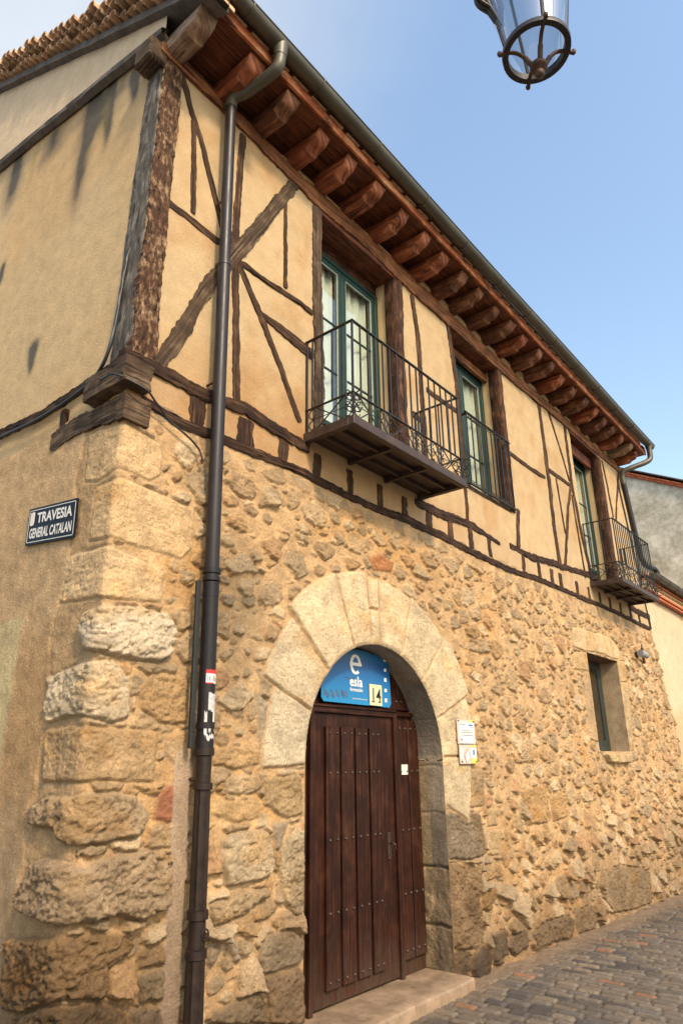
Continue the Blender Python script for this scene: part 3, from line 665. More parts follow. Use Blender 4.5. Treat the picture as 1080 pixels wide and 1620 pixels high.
dk = 0.85*streak(1.22, 7.95, 0.075, 1.55, 0)+0.5*streak(1.10, 7.98, .20, .75, 6)+0.75*streak(0.86, 7.88, 0.05, 0.95, 1)+0.85*streak(0.44, 7.72, 0.065, 0.50, 2)+0.7*streak(2.85, 8.35, 0.12, 0.9, 3)+0.9*streak(1.58, 5.27, 0.055, 0.33, 4)+0.8*streak(2.62, 6.7, 0.05, 0.3, 5)+0.45*streak(1.9, 8.1, 0.22, 0.5, 7)+0.4*streak(0.6, 7.8, 0.30, 0.30, 11)
dk = np.clip(dk*2.3, 0, 0.92)*(1-upper); C = C*(1-dk[..., None])+np.array((0.065, 0.062, 0.055))*dk[..., None]
ye = np.clip(0.5*streak(2.35, 8.1, 0.05, 0.5, 8)+0.35*streak(0.93, 7.7, 0.05, 0.7, 9), 0, 0.6)*(1-upper); C = C*(1-ye[..., None])+np.array((0.30, 0.22, 0.04))*ye[..., None]
orr = (sst(0.0, 0.5, fbm(Yg*0.9, Zg*0.7, 431, 4))*0.35*(1-upper))[..., None]; C = C*(1-orr*np.array((0.10, 0.25, 0.45)))
P = np.stack([-H, Yg, np.minimum(Zg, rake)], -1)
keep = (Zg[:-1, :-1] < rake[:-1, :-1])
grid_mesh('gable_plaster', P, keep, C, np.full(Yg.shape, 0.35), M['plaster'], house, flip=True)
# lower side wall beyond the corner, far gable and rear wall close the house
MB().box((0.0, 2.88, -0.5), (0.2, 9.2, BELT-0.002)).build('side_wall', M['paper'] if False else M['cream'] if False else mat_plain('side_plaster', (0.47, 0.33, 0.19), 0.95, 0, 0.2, 2, 0.1, 0.4, 30), house)
MB().box((0.2, 9.0, -0.5), (11.8, 9.2, 7.9)).build('rear_wall', M['dark'], house)
MB().box((11.45, 0.35, -0.5), (11.60, 9.0, 7.9)).build('party_wall', M['dark'], house)
MB().box((0.25, 0.42, 4.30), (11.4, 8.9, 4.42)).build('upper_floor', M['dark'], house)

# ================================================================ timbers
def timber(name, pts, wd, mat, proud=0.013, depth=0.06, rough=1.0, plane='front', bev=0.004, parent=None, mpost=None):
    """pts: list of (a, z) on a wall plane; ragged hewn timber let into the wall"""
    P = [Vector((p[0], p[1])) for p in pts]; W = wd if hasattr(wd, '__len__') else [wd]*len(P)
    seg = [0]
    for i in range(1, len(P)): seg.append(seg[-1]+(P[i]-P[i-1]).length)
    tot = seg[-1]; n = max(3, int(tot/0.018)); mb = MB(); k = random.randint(0, 9999); nf = 7
    V = []; Gs = []; ring = nf+2
    for i in range(n+1):
        s = tot*i/n; j = 0
        while j < len(seg)-2 and s > seg[j+1]: j += 1
        t = (s-seg[j])/(seg[j+1]-seg[j]+1e-9); c = P[j].lerp(P[j+1], t); ww = W[j]*(1-t)+W[j+1]*t
        T = (P[min(j+1, len(P)-1)]-P[j]).normalized(); Nn = Vector((-T.y, T.x))
        l = ww/2*(1+rough*(0.18*float(fbm(s*3, k, 5, 3))+0.22*float(fbm(s*22, k, 6, 3))))
        r = ww/2*(1+rough*(0.18*float(fbm(s*3, k+50, 7, 3))+0.22*float(fbm(s*22, k+50, 8, 3))))
        if i == 0 or i == n: l *= 0.86; r *= 0.86
        c = c+Nn*ww*0.10*rough*float(fbm(s*2, k+90, 9, 2))
        for q in range(ring):
            if q == 0: o = -l; d = -depth
            elif q == ring-1: o = r; d = -depth
            else:
                f = (q-1)/(nf-1); o = -l+(l+r)*f; d = proud+rough*0.009*float(fbm(s*7, f*6+k, 11, 4))
                if q == 1 or q == ring-2: d -= bev
            p = c+Nn*o
            V.append((p.x, -d, p.y) if plane == 'front' else (-d, p.x, p.y)); Gs.append((s+k*0.37, o+k*0.11, 0))
    Fs = []
    for i in range(n):
        for q in range(ring-1):
            a = i*ring+q; Fs.append((a, a+1, a+ring+1, a+ring))
    Fs += [tuple(range(ring)), tuple(n*ring+q for q in range(ring-1, -1, -1))]
    mb.add(V, Fs, Gs); o = mb.build(name, mat, parent or house, smooth=50)
    return o
def TF(name, px, wd, mat, **kw): return timber(name, [F(*p) for p in px], wd, mat, **kw)
TM = M['timber']
TF('brace', [(288,120),(303,180),(317,221),(343,327),(352,365)], .06, TM)
TF('stud', [(306,192),(306,245),(305,338)], .05, TM)
TF('rail', [(263,318),(300,346),(340,380),(366,394)], .065, TM)
TF('stud', [(384,214),(378,296),(373,376),(372,438),(373,530),(373,640)], .075, TM)
TF('brace', [(250,577),(282,531),(320,464),(371,404),(431,333),(466,288)], .13, M['timber_grey'], proud=.018)
TF('brace', [(362,364),(379,420),(413,504),(444,584),(473,668)], [.07,.07,.075,.07,.06], TM)
TF('stud', [(451,318),(451,380),(451,456)], .045, TM)
TF('rail', [(382,418),(427,449),(475,480),(494,495)], .06, TM)
TF('rail', [(410,495),(453,529),(495,563)], [.05,.10,.11], TM)
TF('post', [(500,329),(501,380),(502,480),(504,575),(501,690)], .13, M['timber_grey'], proud=.022)
TF('stud', [(651,468),(660,531),(665,605),(669,661),(672,720),(672,758)], .09, TM)
TF('rail', [(674,616),(700,636),(727,655)], .065, TM)
TF('rail', [(652,655),(668,668)], .08, TM)
TF('post', [(707,512),(713,550),(721,605),(726,661),(732,722),(735,772),(739,822)], [.09,.09,.10,.10,.08,.07,.07], TM)
TF('rail', [(801,714),(828,734.6),(861,755)], .07, TM)
TF('rail', [(867,744),(884,756),(901,768)], .075, TM)
TF('stud', [(851,640),(860,703),(868,768),(877,842),(885,898)], .12, TM)
TF('brace', [(866,651),(882.6,703),(900,762)], .05, TM)
TF('stud', [(878,757),(886,801),(893,844)], .045, TM)
TF('brace', [(902,766),(897,805),(895.6,842),(893,899)], .075, TM)
TF('stud', [(903,783),(914,848),(925,914)], .045, TM)
TF('brace', [(951,729),(960,772),(969,818)], .06, TM)
TF('stud', [(977,746),(975,780),(973,822)], .07, TM)
# posts beside the windows run back into the reveals
def deep_post(name, x0, x1, z0, z1, mat, y1=0.15):
    k = random.randint(0, 999); mb = MB(); n = int((z1-z0)/0.035); V = []; Gs = []
    for i in range(n+1):
        z = z0+(z1-z0)*i/n; a = 0.018*float(fbm(z*3.2, k, 3, 4)); b = 0.030*float(fbm(z*2.2, k+9, 4, 3))+.012*float(fbm(z*14, k+2, 5, 3))
        for (x, y, g) in ((x0+0.004, y1, 0), (x0-0.020+a*.6, y1-.02, .02), (x0-0.022+a, 0.03, .2), (x0-0.016+a, -0.016, .26), (x0+a-0.006, -0.024, .27), ((x0+x1)/2, -0.028+0.008*float(fbm(z*5, k+3, 5, 2)), .33), (x1+b-0.01, -0.022, .4), (x1+b, -0.012, .41), (x1+b, 0.03, .46)):
            V.append((x, y, z)); Gs.append((z+k, g+k, 0))
    Fs = [(i*9+q, i*9+q+1, (i+1)*9+q+1, (i+1)*9+q) for i in range(n) for q in range(8)]+[tuple(range(9)), tuple(n*9+q for q in range(8, -1, -1))]
    mb.add(V, Fs, Gs); return mb.build(name, mat, house, smooth=50)
M['post_red'] = mat_wood('red_brown_post', (0.008, 0.003, 0.0015), (0.045, 0.017, 0.008), (0.21, 0.10, 0.05), 0.88, 5, 34, 1.0)
deep_post('post', W1[1], 3.47, 4.60, 7.23, M['post_red'])
deep_post('post', W2[1], 6.05, 5.00, 7.22, M['post_red'])
deep_post('post', W3[1], 10.14, 4.55, 7.24, M['post_red'])
TF('post', [(818,806),(818,835),(819,866)], [.09,.09,.10], TM, proud=.016)
TF('post', [(891,668),(899,735),(905,777),(920,851),(934,911)], .085, TM, proud=.018)
# corner post: hewn front, grey side
timber('corner_post', [(0.085,4.52),(0.08,5.4),(0.085,6.2),(0.09,7.42)], [.20,.185,.19,.17], M['timber_hewn'], proud=.024, depth=.05, rough=.6)
timber('corner_post', [(0.13,4.50),(0.125,5.3),(0.13,6.0),(0.115,6.8),(0.105,7.40)], [.25,.23,.25,.21,.18], mat_wood('silver_side_timber', (0.016, 0.015, 0.015), (0.080, 0.068, 0.054), (0.28, 0.25, 0.215), 0.9, 5, 22), proud=.018, depth=.05, rough=.5, plane='left')
# wall plate under the eave (front) and lintels
timber('wall_plate', [(-0.06,7.505),(0.7,7.475),(1.5,7.41),(1.9,7.385),(2.6,7.40),(3.4,7.36),(4.1,7.35),(4.6,7.33),(6.0,7.33),(7.7,7.37),(9.6,7.38),(11.42,7.42)],
       [.12,.15,.17,.20,.19,.21,.23,.22,.20,.17,.15,.13], M['plate'], proud=.035, depth=.30, rough=.8)
MB().box((-0.16,-0.02,7.33),(0.02,0.22,7.56),.02).build('plate_end', M['timber_grey'], house)
for (a, b, z0) in ((2.0, 3.33, 7.13), (4.63, 5.93, 7.13), (8.66, 9.98, 7.15)):
    MB().box((a-0.04, -0.012, z0+0.10), (b+0.04, 0.40, z0+0.20), .004).build('lintel_board', M['eave'], house)
MB().box((W2[0]-.02, 0.17, 7.07), (W2[1]+.02, 0.22, 7.20), .004).build('lintel_board', M['plate'], house)
MB().box((W3[0]-.02, 0.12, 7.02), (W3[1]+.02, 0.17, 7.22), .004).build('lintel_board', M['eave'], house)
# belt course
BM = M['belt']
TF('belt_beam', [(196,560),(212,566),(294,610),(330,629),(387,649),(444,684),(487,709)], [0.125, 0.109, 0.101, 0.109, 0.117, 0.109, 0.094], BM, proud=.025, rough=1.2)
TF('belt_beam', [(655,794),(663,798),(700,813),(738,828),(789,860)], [0.062, 0.109, 0.109, 0.101, 0.047], BM, proud=.016, rough=1.3)
TF('belt_beam', [(805,863),(840,881),(890,897),(940,912),(960,930)], [0.078, 0.101, 0.094, 0.086, 0.078], BM, proud=.016, rough=1.3)
TF('belt_beam', [(993,959),(1010,969),(1026,977)], .11, BM, proud=.016, rough=1.2)
TF('belt_beam', [(224,632),(275,663),(325,684),(364,699),(409,718),(470,744),(540,780)], [0.055, 0.078, 0.086, 0.078, 0.086, 0.078, 0.078], BM, proud=.016, rough=1.3)
TF('belt_beam', [(540,780),(592,803),(643,823),(727,864),(796,898),(838,912),(894,935),(950,958),(1027,995)], [0.078, 0.078, 0.086, 0.086, 0.078, 0.078, 0.070, 0.070, 0.078], BM, proud=.016, rough=1.3)
for (x, y, wx) in ((313,653,.11),(388,687,.14),(447,711,.10),(502,742,.09),(552,763,.08),(601,786,.08),(640,800,.08),(678,823,.09),(712,839.6,.09),(744,853,.09),(774,867,.09),
                   (827,892,.08),(852,903,.08),(872,911,.08),(886,916,.09),(912,932,.08),(931,941,.08),(947.6,948,.08),(964,956,.08),(981,964,.08),(996.6,972,.09),(1010,979,.08),(1026.7,986.7,.08)):
    X, Z = F(x, y); timber('joist_end', [(X+random.uniform(-.01,.01), 4.19),(X, 4.43)], wx*random.uniform(1.05,1.4), TM if random.random() < .5 else BM, proud=.010, rough=1.2)
# stacked beam ends at the corner
mb = MB(); random.seed(5)
def chunk(lo, hi, name, mat, seed, amp=0.012):
    nx = 7; V = []; Fs = []; Gs = []
    mbx = MB(); import itertools
    def face(o, a, b):
        n = 7; base = len(V)
        for i in range(n):
            for j in range(n):
                p = np.array(o)+np.array(a)*i/(n-1)+np.array(b)*j/(n-1)
                d = amp*np.array([fbm(p[1]*14+seed, p[2]*14, 1, 3), fbm(p[0]*14, p[2]*14+seed, 2, 3), fbm(p[0]*14+seed, p[1]*14, 3, 3)])
                V.append(tuple(p+d)); Gs.append((p[0]+p[1]+seed, p[2], 0))
        for i in range(n-1):
            for j in range(n-1): q = base+i*n+j; Fs.append((q, q+1, q+n+1, q+n))
    (x0, y0, z0), (x1, y1, z1) = lo, hi
    dx, dy, dz = (x1-x0, 0, 0), (0, y1-y0, 0), (0, 0, z1-z0)
    face((x0, y0, z0), dx, dz); face((x0, y1, z0), dx, dz); face((x0, y0, z0), dy, dz); face((x1, y0, z0), dy, dz); face((x0, y0, z0), dx, dy); face((x0, y0, z1), dx, dy)
    mbx.add(V, Fs, Gs); return mbx.build(name, mat, house)
chunk((-0.10,-0.10,4.22),(0.12,0.40,4.40), 'beam_end', M['timber_grey'], 3, .018)
chunk((-0.035,-0.045,3.98),(0.17,0.05,4.17), 'beam_end', M['timber_grey'], 8, .010)
timber('belt_beam', [(-0.02,4.47),(0.4,4.455),(1.2,4.44),(2.0,4.50),(3.2,4.50),(5,4.5)], [.12,.07,.07,.08,.1,.1], BM, proud=.035, rough=1.3, plane='left')
timber('belt_beam', [(-0.02,4.09),(0.35,4.10),(0.6,4.12),(0.93,4.10)], [.17,.15,.13,.16], M['timber_grey'], proud=.03, rough=1.2, plane='left')
timber('joist_end', [(0.80,4.15),(0.80,4.34)], .08, BM, proud=.03, plane='left')

# ================================================================ window reveals and casements
M['beadm'] = mat_plain('pale_bead', (0.30, 0.34, 0.31), .5)
def upper_window(W, name, panel_z, label=None):
    x0, x1, z0, z1 = W; Y = 0.27
    mb = MB(); mb.box((x1-0.0, 0.03, z0), (x1+0.05, 0.42, z1)); mb.box((x0-0.05, 0.03, z0), (x0, 0.42, z1)); mb.box((x0-.05, 0.03, z0-0.05), (x1+.05, 0.42, z0))
    mb.build('window_reveal', M['revp'], house)
    wn = MB(); xl, xr = x0+0.0, x1-0.0; zt = 7.09; fw = 0.055
    wn.box((xl, Y-0.02, z0), (xl+fw, Y+0.06, zt), .004); wn.box((xr-fw, Y-0.02, z0), (xr, Y+0.06, zt), .004); wn.box((xl+fw, Y-0.02, zt-fw), (xr-fw, Y+0.06, zt), .004)
    win = wn.build('window', M['green'], house)
    if label: win['label'] = label
    MB().box((xl, Y+0.0, zt), (xr, Y+0.1, z1+0.02)).build('head_board', M['post_red'], win)
    xm = (xl+xr)/2
    for a, b in ((xl+fw, xm-0.004), (xm+0.004, xr-fw)):
        s = 0.065; q = MB(); zb = panel_z
        q.box((a, Y-0.01, z0+.005), (a+s, Y+0.04, zt-fw), .005); q.box((b-s, Y-0.01, z0+.005), (b, Y+0.04, zt-fw), .005)
        q.box((a+s, Y-0.01, zt-fw-s), (b-s, Y+0.04, zt-fw), .005); q.box((a+s, Y-0.01, z0+.005), (b-s, Y+0.04, z0+0.09), .005)
        if zb > z0+0.1:
            q.box((a+s, Y-0.01, zb-.06), (b-s, Y+0.04, zb), .005); q.box((a+s, Y+0.01, z0+.09), (b-s, Y+0.03, zb-.06)); q.box((a+s+.04, Y-0.0, z0+.14), (b-s-.04, Y+0.02, zb-.11), .006)
            lo = zb
        else: lo = z0+0.09
        q.build('sash', M['green'], win)
        MB().box((a+s, Y+0.012, lo), (b-s, Y+0.018, zt-fw-s)).build('pane', M['glass'], win)
        q = MB()
        for zz in ((lo+0.62), (lo+1.22)):
            if zz < zt-0.35: MB().box((a+s, Y+0.004, zz-.008), (b-s, Y+0.020+.004, zz+.008)).build('glazing_bar', M['green'], win)
        # bright inner bead around the glass
        q = MB(); e = .008
        for lo_, hi_ in (((a+s, Y-.004, lo), (a+s+e, Y+.010, zt-fw-s)), ((b-s-e, Y-.004, lo), (b-s, Y+.010, zt-fw-s)), ((a+s+e, Y-.004, zt-fw-s-e), (b-s-e, Y+.010, zt-fw-s))): q.box(lo_, hi_)
        q.build('bead', M['beadm'], win)
        n = 46; V = []; Fs = []
        for i in range(n+1):
            t = i/n; xx = a+0.01+(b-a-0.02)*t
            for j, zz in enumerate((z0+0.05, (z0+zt)/2, zt-0.05)):
                V.append((xx, Y+0.10+0.022*math.sin(t*26+j*.3)+0.010*math.sin(t*61+1), zz))
        for i in range(n):
            for j in range(2): q = i*3+j; Fs.append((q, q+3, q+4, q+1))
        MB().add(V, Fs).build('curtain', M['curtain'], win, smooth=180)
    return win
M['revp'] = mat_plain('reveal_plaster', (0.50, 0.36, 0.20), 0.95, 0, 0.10, 3, 0.1, 0.4, 30)
upper_window(W1, 'window', 5.05); upper_window(W2, 'window', 5.0); upper_window(W3, 'window', 5.02)
MB().box((W2[0]-.03, -0.01, W2[2]-.06), (W2[1]+.0, 0.25, W2[2]), .006).build('window_sill', M['timber_grey'], house)
# ground floor window
x0, x1, z0, z1 = GW; Y = 0.29; q = MB(); fw = .06
for lo, hi in (((x0, Y, z0), (x0+fw, Y+.06, z1)), ((x1-fw, Y, z0), (x1, Y+.06, z1)), ((x0+fw, Y, z1-fw), (x1-fw, Y+.06, z1)), ((x0+fw, Y, z0), (x1-fw, Y+.06, z0+.1))): q.box(lo, hi, .005)
gw = q.build('window', M['greend'], house)
q = MB(); xm = (x0+x1)/2
for a, b in ((x0+fw, xm-.003), (xm+.003, x1-fw)):
    for lo, hi in (((a, Y+.01, z0+.1), (a+.06, Y+.05, z1-fw)), ((b-.06, Y+.01, z0+.1), (b, Y+.05, z1-fw)), ((a+.06, Y+.01, z1-fw-.06), (b-.06, Y+.05, z1-fw)), ((a+.06, Y+.01, z0+.1), (b-.06, Y+.05, z0+.17))): q.box(lo, hi, .004)
q.build('sash', M['greend'], gw)
MB().box((x0+.12, Y+.028, z0+.17), (x1-.12, Y+.033, z1-.12)).build('pane', M['glass'], gw)
MB().box((x0-.1, Y+.30, z0-.1), (x1+.1, Y+.32, z1+.1)).build('dark_backing', M['dark'], gw)  # near-black sheet behind the glass, its colour stands in for the unlit room

# ================================================================ eave
random.seed(21)
jx = [0.10, 0.62, 1.08, 1.55, 2.0, 2.46, 2.92, 3.36, 3.80, 4.26, 4.70, 5.15, 5.60, 6.07, 6.52, 6.98, 7.46, 7.94, 8.42, 8.88, 9.34, 9.80, 10.26, 10.74, 11.22]
def joist(x, w_, mat, y_tip=-0.47, z0=7.485, z1=7.665):
    k = random.randint(0, 999); st = []
    y = 0.30
    ysq = [0.30, 0.1, 0.0, -0.1, -0.18, -0.25, y_tip+0.185, y_tip+0.18]+[y_tip+0.17*(1-i/9) for i in range(10)]
    V = []; Gs = []; n = 12
    for yy in ysq:
        t = (y_tip+0.175-yy)/0.175
        if t <= 0: zb = z0
        else:
            t = min(1, t); zb = z0+0.012+(z1-z0-0.03)*(0.32*t+0.68*t**3+0.09*math.sin(t*2*PI))
        hw = w_/2*(1+0.06*float(fbm(yy*5, k, 1, 2))); zt = z1; c = 0.032 if t < 1 else .026
        zb += 0.006*float(fbm(yy*6, k+5, 2, 2)); hh = zt-zb; c = min(c, hh*.35)
        for (a, b) in ((-hw+c, zb), (0, zb-.003), (hw-c, zb), (hw, zb+c), (hw+.002, (zb+zt)/2), (hw, zt-c*.3), (hw-c*.3, zt), (0, zt), (-hw+c*.3, zt), (-hw, zt-c*.3), (-hw-.002, (zb+zt)/2), (-hw, zb+c)):
            V.append((x+a, yy, b)); Gs.append((yy+k, a*1.0+b*1.3+k*.2, 0))
    m_ = len(ysq); Fs = [(i*n+q, i*n+(q+1) % n, (i+1)*n+(q+1) % n, (i+1)*n+q) for i in range(m_-1) for q in range(n)]+[tuple(range(n)), tuple((m_-1)*n+q for q in range(n))]
    MB().add(V, Fs, Gs).build('eave_joist', mat, house, smooth=40)
for i, x in enumerate(jx):
    mt = M['joist_grey'] if i in (0, 23) else M['joist']
    if i not in (0, 23) and random.random() < (.25 if i < 9 else .6): mt = M['joist_b']
    joist(x+random.uniform(-.03, .03), random.uniform(.150, .190), mt, -0.46+random.uniform(-.025, .02), 7.483+random.uniform(-.015, .014))
# rough infill between joists above the plate
for i in range(len(jx)-1):
    a, b = jx[i]+.075, jx[i+1]-.075
    mt = M['plate'] if i < 8 and i not in (0, 1) else M['mortar']
    if i < 2: continue
    MB().box((a, 0.015+random.uniform(-.01, .02), 7.47), (b, 0.09, 7.60+random.uniform(-.03, .05)), .012).build('infill_block', M['infill'] if 'infill' in M and i >= 8 else M['plate'], house) if False else \
    MB().box((a, 0.0+random.uniform(-.01, .02), 7.45), (b, 0.09, 7.58+random.uniform(-.03, .05)), .012).build('infill_block', M['plate'] if i < 8 else M['revs'] if 'revs' in M else M.setdefault('revs', mat_plain('rough_infill', (0.33, 0.235, 0.13), 0.95, 0, 0.4, 14, 0.1, 1.0, 25)), house)
# soffit boards
mb = MB(); x = -0.30; random.seed(4)
ya = -0.50
while ya < 0.35:
    yb = ya+0.155; mb.box((0.04, ya, 7.672+random.uniform(0, .004)), (11.50, yb-.006, 7.695), .002); ya = yb
mb.build('soffit_boards', M['eave'], house)
# fascia board in lengths
mb = MB(); x = -0.06
while x < 11.5:
    l = min(random.uniform(1.4, 2.4), 11.5-x)
    mb.box((x, -0.53+random.uniform(-.003, .003), 7.66), (x+l-.006, -0.503, 7.775), .003); x += l
mb.build('fascia_board', mat_wood('patchy_fascia', (0.07, 0.018, 0.008), (0.30, 0.085, 0.03), (0.62, 0.36, 0.19), 0.6, 2.6, 9, 0.6), house)
mb = MB()
for i in range(44):
    xx = -0.05+i*.262; mb.box((xx, -0.548, 7.776), (xx+.2, -0.50, 7.786))
mb.build('tile_batten', M['tile'], house)
# gutter
mb = MB(); GYc, GZc, GR = -0.625, 7.845, 0.078; nseg = 14
xs = [-0.42]+[0.1+k*0.5 for k in range(23)]+[11.56]
V = []; Fs = []; 
for sgn, rr in ((1, GR), (-1, GR-.006)):
    base = len(V)
    for xx in xs:
        sag = 0.006*math.sin(xx*1.1)
        for j in range(nseg+1):
            a = PI+PI*j/nseg; V.append((xx, GYc+rr*math.cos(a), GZc+rr*math.sin(a)+sag))
    for i in range(len(xs)-1):
        for j in range(nseg): q = base+i*(nseg+1)+j; Fs.append((q, q+1, q+nseg+2, q+nseg+1))
mb.add(V, Fs)
mb.tube([(xx, GYc-GR, GZc+.004+0.006*math.sin(xx*1.1)) for xx in xs], .009, 6)
for xx in [0.35+k*0.9 for k in range(13)]:
    mb.tube([(xx, GYc+(GR+.004)*math.cos(PI+PI*j/12), GZc+(GR+.004)*math.sin(PI+PI*j/12)+0.006*math.sin(xx*1.1)) for j in range(13)], .006, 5)
for xe in (-0.42, 11.56):
    mb.add([(xe, GYc+GR*math.cos(PI+PI*j/nseg), GZc+GR*math.sin(PI+PI*j/nseg)) for j in range(nseg+1)], [tuple(range(nseg+1))])
gut = mb.build('gutter', M['zinc'], house, smooth=60)
# roof: barrel tiles as a corrugated sheet, with stacked verge tiles along the gable
def roof_sheet():
    xs = np.arange(-0.10, 11.7, 0.022); d = np.arange(0, 11.2, 0.06)
    Xg, D = np.meshgrid(xs, d, indexing='ij'); half = 6.05
    prof = 0.045*np.abs(np.sin(Xg*PI/0.20))**0.7; stepz = 0.018*(1-np.mod(D+0.5*np.mod(np.floor(Xg/0.2), 2)*0.1, 0.33)/0.33)
    run = D*math.cos(math.atan(RKS)); rise = D*math.sin(math.atan(RKS))
    y = np.where(run < 5.2, -0.62+run, -0.62+run); ridge = 9.2+1.24
    z = 7.90+RKS*np.minimum(run, 10.44-run)+prof+stepz
    P = np.stack([Xg, y, z], -1); C = np.zeros(Xg.shape+(3,)); t = _h(np.floor(Xg/0.2), np.floor(D/0.33), 9)
    C[:] = (0.40, 0.20, 0.105); C *= (0.7+0.6*t)[..., None]
    return grid_mesh('roof', P, np.ones((len(xs)-1, len(d)-1), bool), C, np.zeros(Xg.shape), M['plaster'], house)
roof = roof_sheet()
M['tile2'] = mat_plain('weathered_tile', (0.32, 0.21, 0.13), 0.9, 0, 0.55, 16, 0.1, 0.5, 50)
random.seed(9); sl = math.atan(RKS)
def verge(row, xo, zoff, ph, rad, mat):
    mb = MB(); y = -0.55+ph
    while y < 9.2/2:
        rr = rad*random.uniform(.9, 1.1); z = RK0+RKS*y+zoff+random.uniform(-.008, .008); xx = xo+random.uniform(-.03, .03); n = 9; V = []
        for xq, sc in ((xx, 1.0), (xx+0.40, .9)):
            for r_ in (rr*sc, rr*sc-.016):
                for j in range(n+1):
                    a = PI*j/n; V.append((xq, y-r_*math.cos(a)*math.cos(sl)-r_*math.sin(a)*math.sin(sl)*.5, z+r_*math.sin(a)-r_*math.cos(a)*math.sin(sl)))
        Fs = []; m1 = n+1
        for j in range(n):
            Fs += [(j, j+1, 2*m1+j+1, 2*m1+j), (m1+j, m1+j+1, 3*m1+j+1, 3*m1+j), (j, j+1, m1+j+1, m1+j)]
        mb.add(V, Fs); y += rad*2.15*math.cos(sl)
    return mb.build('verge_tiles', mat, roof, smooth=60)
verge(0, -0.16, 0.09, 0.0, .075, M['tile']); verge(1, -0.20, 0.165, 0.08, .075, M['tile2']); verge(2, -0.24, 0.24, 0.02, .075, M['tile'])
# beds between the tile rows and the grey verge band
for xo, za, zb, mt in ((-0.07, 0.08, 0.31, 'mortar'), (-0.10, -0.01, 0.090, 'mortar')):
    mb = MB(); V = []; Fs = []
    for i in range(60):
        y = -0.62+i*0.09
        for (xx, zz) in ((xo+0.01*float(fbm(y*4, 1, 2, 3)), za+0.02*float(fbm(y*3, 5, 3, 3))), (xo+0.01*float(fbm(y*4, 9, 2, 3)), zb), (0.15, zb), (0.15, za)): V.append((xx, y, RK0+RKS*y+zz))
    for i in range(59):
        for q in range(4): Fs.append((i*4+q, i*4+(q+1) % 4, (i+1)*4+(q+1) % 4, (i+1)*4+q))
    mb.add(V, Fs, None).build('verge_mortar', M[mt], roof)
# moulding across the gable
V = []; Fs = []; mb = MB()
for i in range(160):
    y = -0.02+i*0.045; z = 7.70+0.236*y+0.010*float(fbm(y*2.5, 3, 4, 3))
    for (xx, zz) in ((-.02, -.055), (-.075-.01*float(fbm(y*6, 2, 1, 2)), -.035), (-.085, .012), (-.055, .045), (0, .055)): V.append((xx, y, z+zz))
for i in range(159):
    for q in range(4): Fs.append((i*5+q, i*5+q+1, (i+1)*5+q+1, (i+1)*5+q))
mb.add(V, Fs).build('gable_moulding', M['mortar'], house, smooth=50)

# ================================================================ door
door = thing('door_root', '', '') if False else None
D0 = DOOR_Y
leafx0, leafx1 = 2.215, 3.36
mb = MB(); mb.box((ARC_C-ARC_R-.02, D0+.02, -.05), (leafx0-.01, D0+.07, 2.24), .004)
drp = mb.build('door', M['door'], house)
drp['label'] = 'dark brown studded wooden door filling the stone arch'
def boards(x0, x1, z0, z1, y0, y1, name, gap=.012, n=1, parent=None):
    o = None
    for i in range(n):
        a = x0+(x1-x0)*i/n+gap/2; b = x0+(x1-x0)*(i+1)/n-gap/2
        o = MB().box((a, y0, z0), (b, y1, z1), .007).build(name, M['door'], parent or drp)
    return o
lf = MB(); lf.box((leafx0, D0+.0, 0.085), (leafx1, D0+.06, 2.215), .004); lf = lf.build('leaf', M['door'], drp)
for a, b in ((2.36, 2.545), (2.56, 2.745), (2.76, 2.945), (2.965, 3.13)):
    boards(a, b, 0.19, 2.105, D0-.034, D0+.005, 'plank', .016, 1, drp)
mb = MB(); mb.box((leafx0-.045, D0-.03, 0.06), (leafx0+.0, D0+.06, 2.27), .005); mb.box((leafx1, D0-.03, 0.06), (leafx1+.05, D0+.06, 2.27), .005); mb.box((leafx0, D0-.03, 2.215), (leafx1, D0+.06, 2.27), .005)
mb.box((leafx1+.05, D0-.015, 2.235), (ARC_C+ARC_R+.02, D0+.06, 2.27), .004); mb.box((ARC_C-ARC_R, D0-.0, 2.235), (leafx0-.045, D0+.06, 2.27), .004)
mb.box((leafx0-.02, D0-.045, 2.262), (leafx1+.03, D0+.02, 2.285), .004); mb.build('door_frame', M['door'], drp)
MB().box((leafx1+.05, D0+.02, .05), (ARC_C+ARC_R+.02, D0+.07, 2.235)).build('side_panel', M['door'], drp)
boards(3.43, 3.60, 0.19, 2.20, D0-.012, D0+.025, 'plank', .008, 1, drp); boards(3.61, 3.79, 0.19, 2.20, D0-.012, D0+.025, 'plank', .008, 1, drp)
boards(1.86, 2.03, 0.15, 2.20, D0-.0, D0+.03, 'plank', .008, 1, drp); boards(2.035, 2.165, 0.15, 2.20, D0-.0, D0+.03, 'plank', .008, 1, drp)
mb = MB(); 
for i in range(12):
    a = 1.84+i*.165; b = a+.155; mb.box((a, D0+.01, 2.29), (b, D0+.04, 2.84), .006)
mb.box((1.83, D0+.035, 2.26), (3.82, D0+.07, 2.86)); mb.build('tympanum_boards', M['door'], drp)
mb = MB()
def stud(x, z, y): mb.lathe((0, 0, 0), [(0.0001, 0.012), (.006, .0105), (.0105, .006), (.012, 0)], 8); 
def studs(lst):
    mb = MB()
    for x, y, z in lst:
        n = 8; V = []; pr_ = [(0.0012, 0.013), (.007, .011), (.0115, .006), (.0135, -.001)]
        for (r, h) in pr_:
            for j in range(n): a = 2*PI*j/n; V.append((x+r*math.cos(a), y-h, z+r*math.sin(a)))
        Fs = [tuple(range(n))]+[(i*n+j, i*n+(j+1) % n, (i+1)*n+(j+1) % n, (i+1)*n+j) for i in range(3) for j in range(n)]
        mb.add(V, Fs)
    return mb
sl_ = []
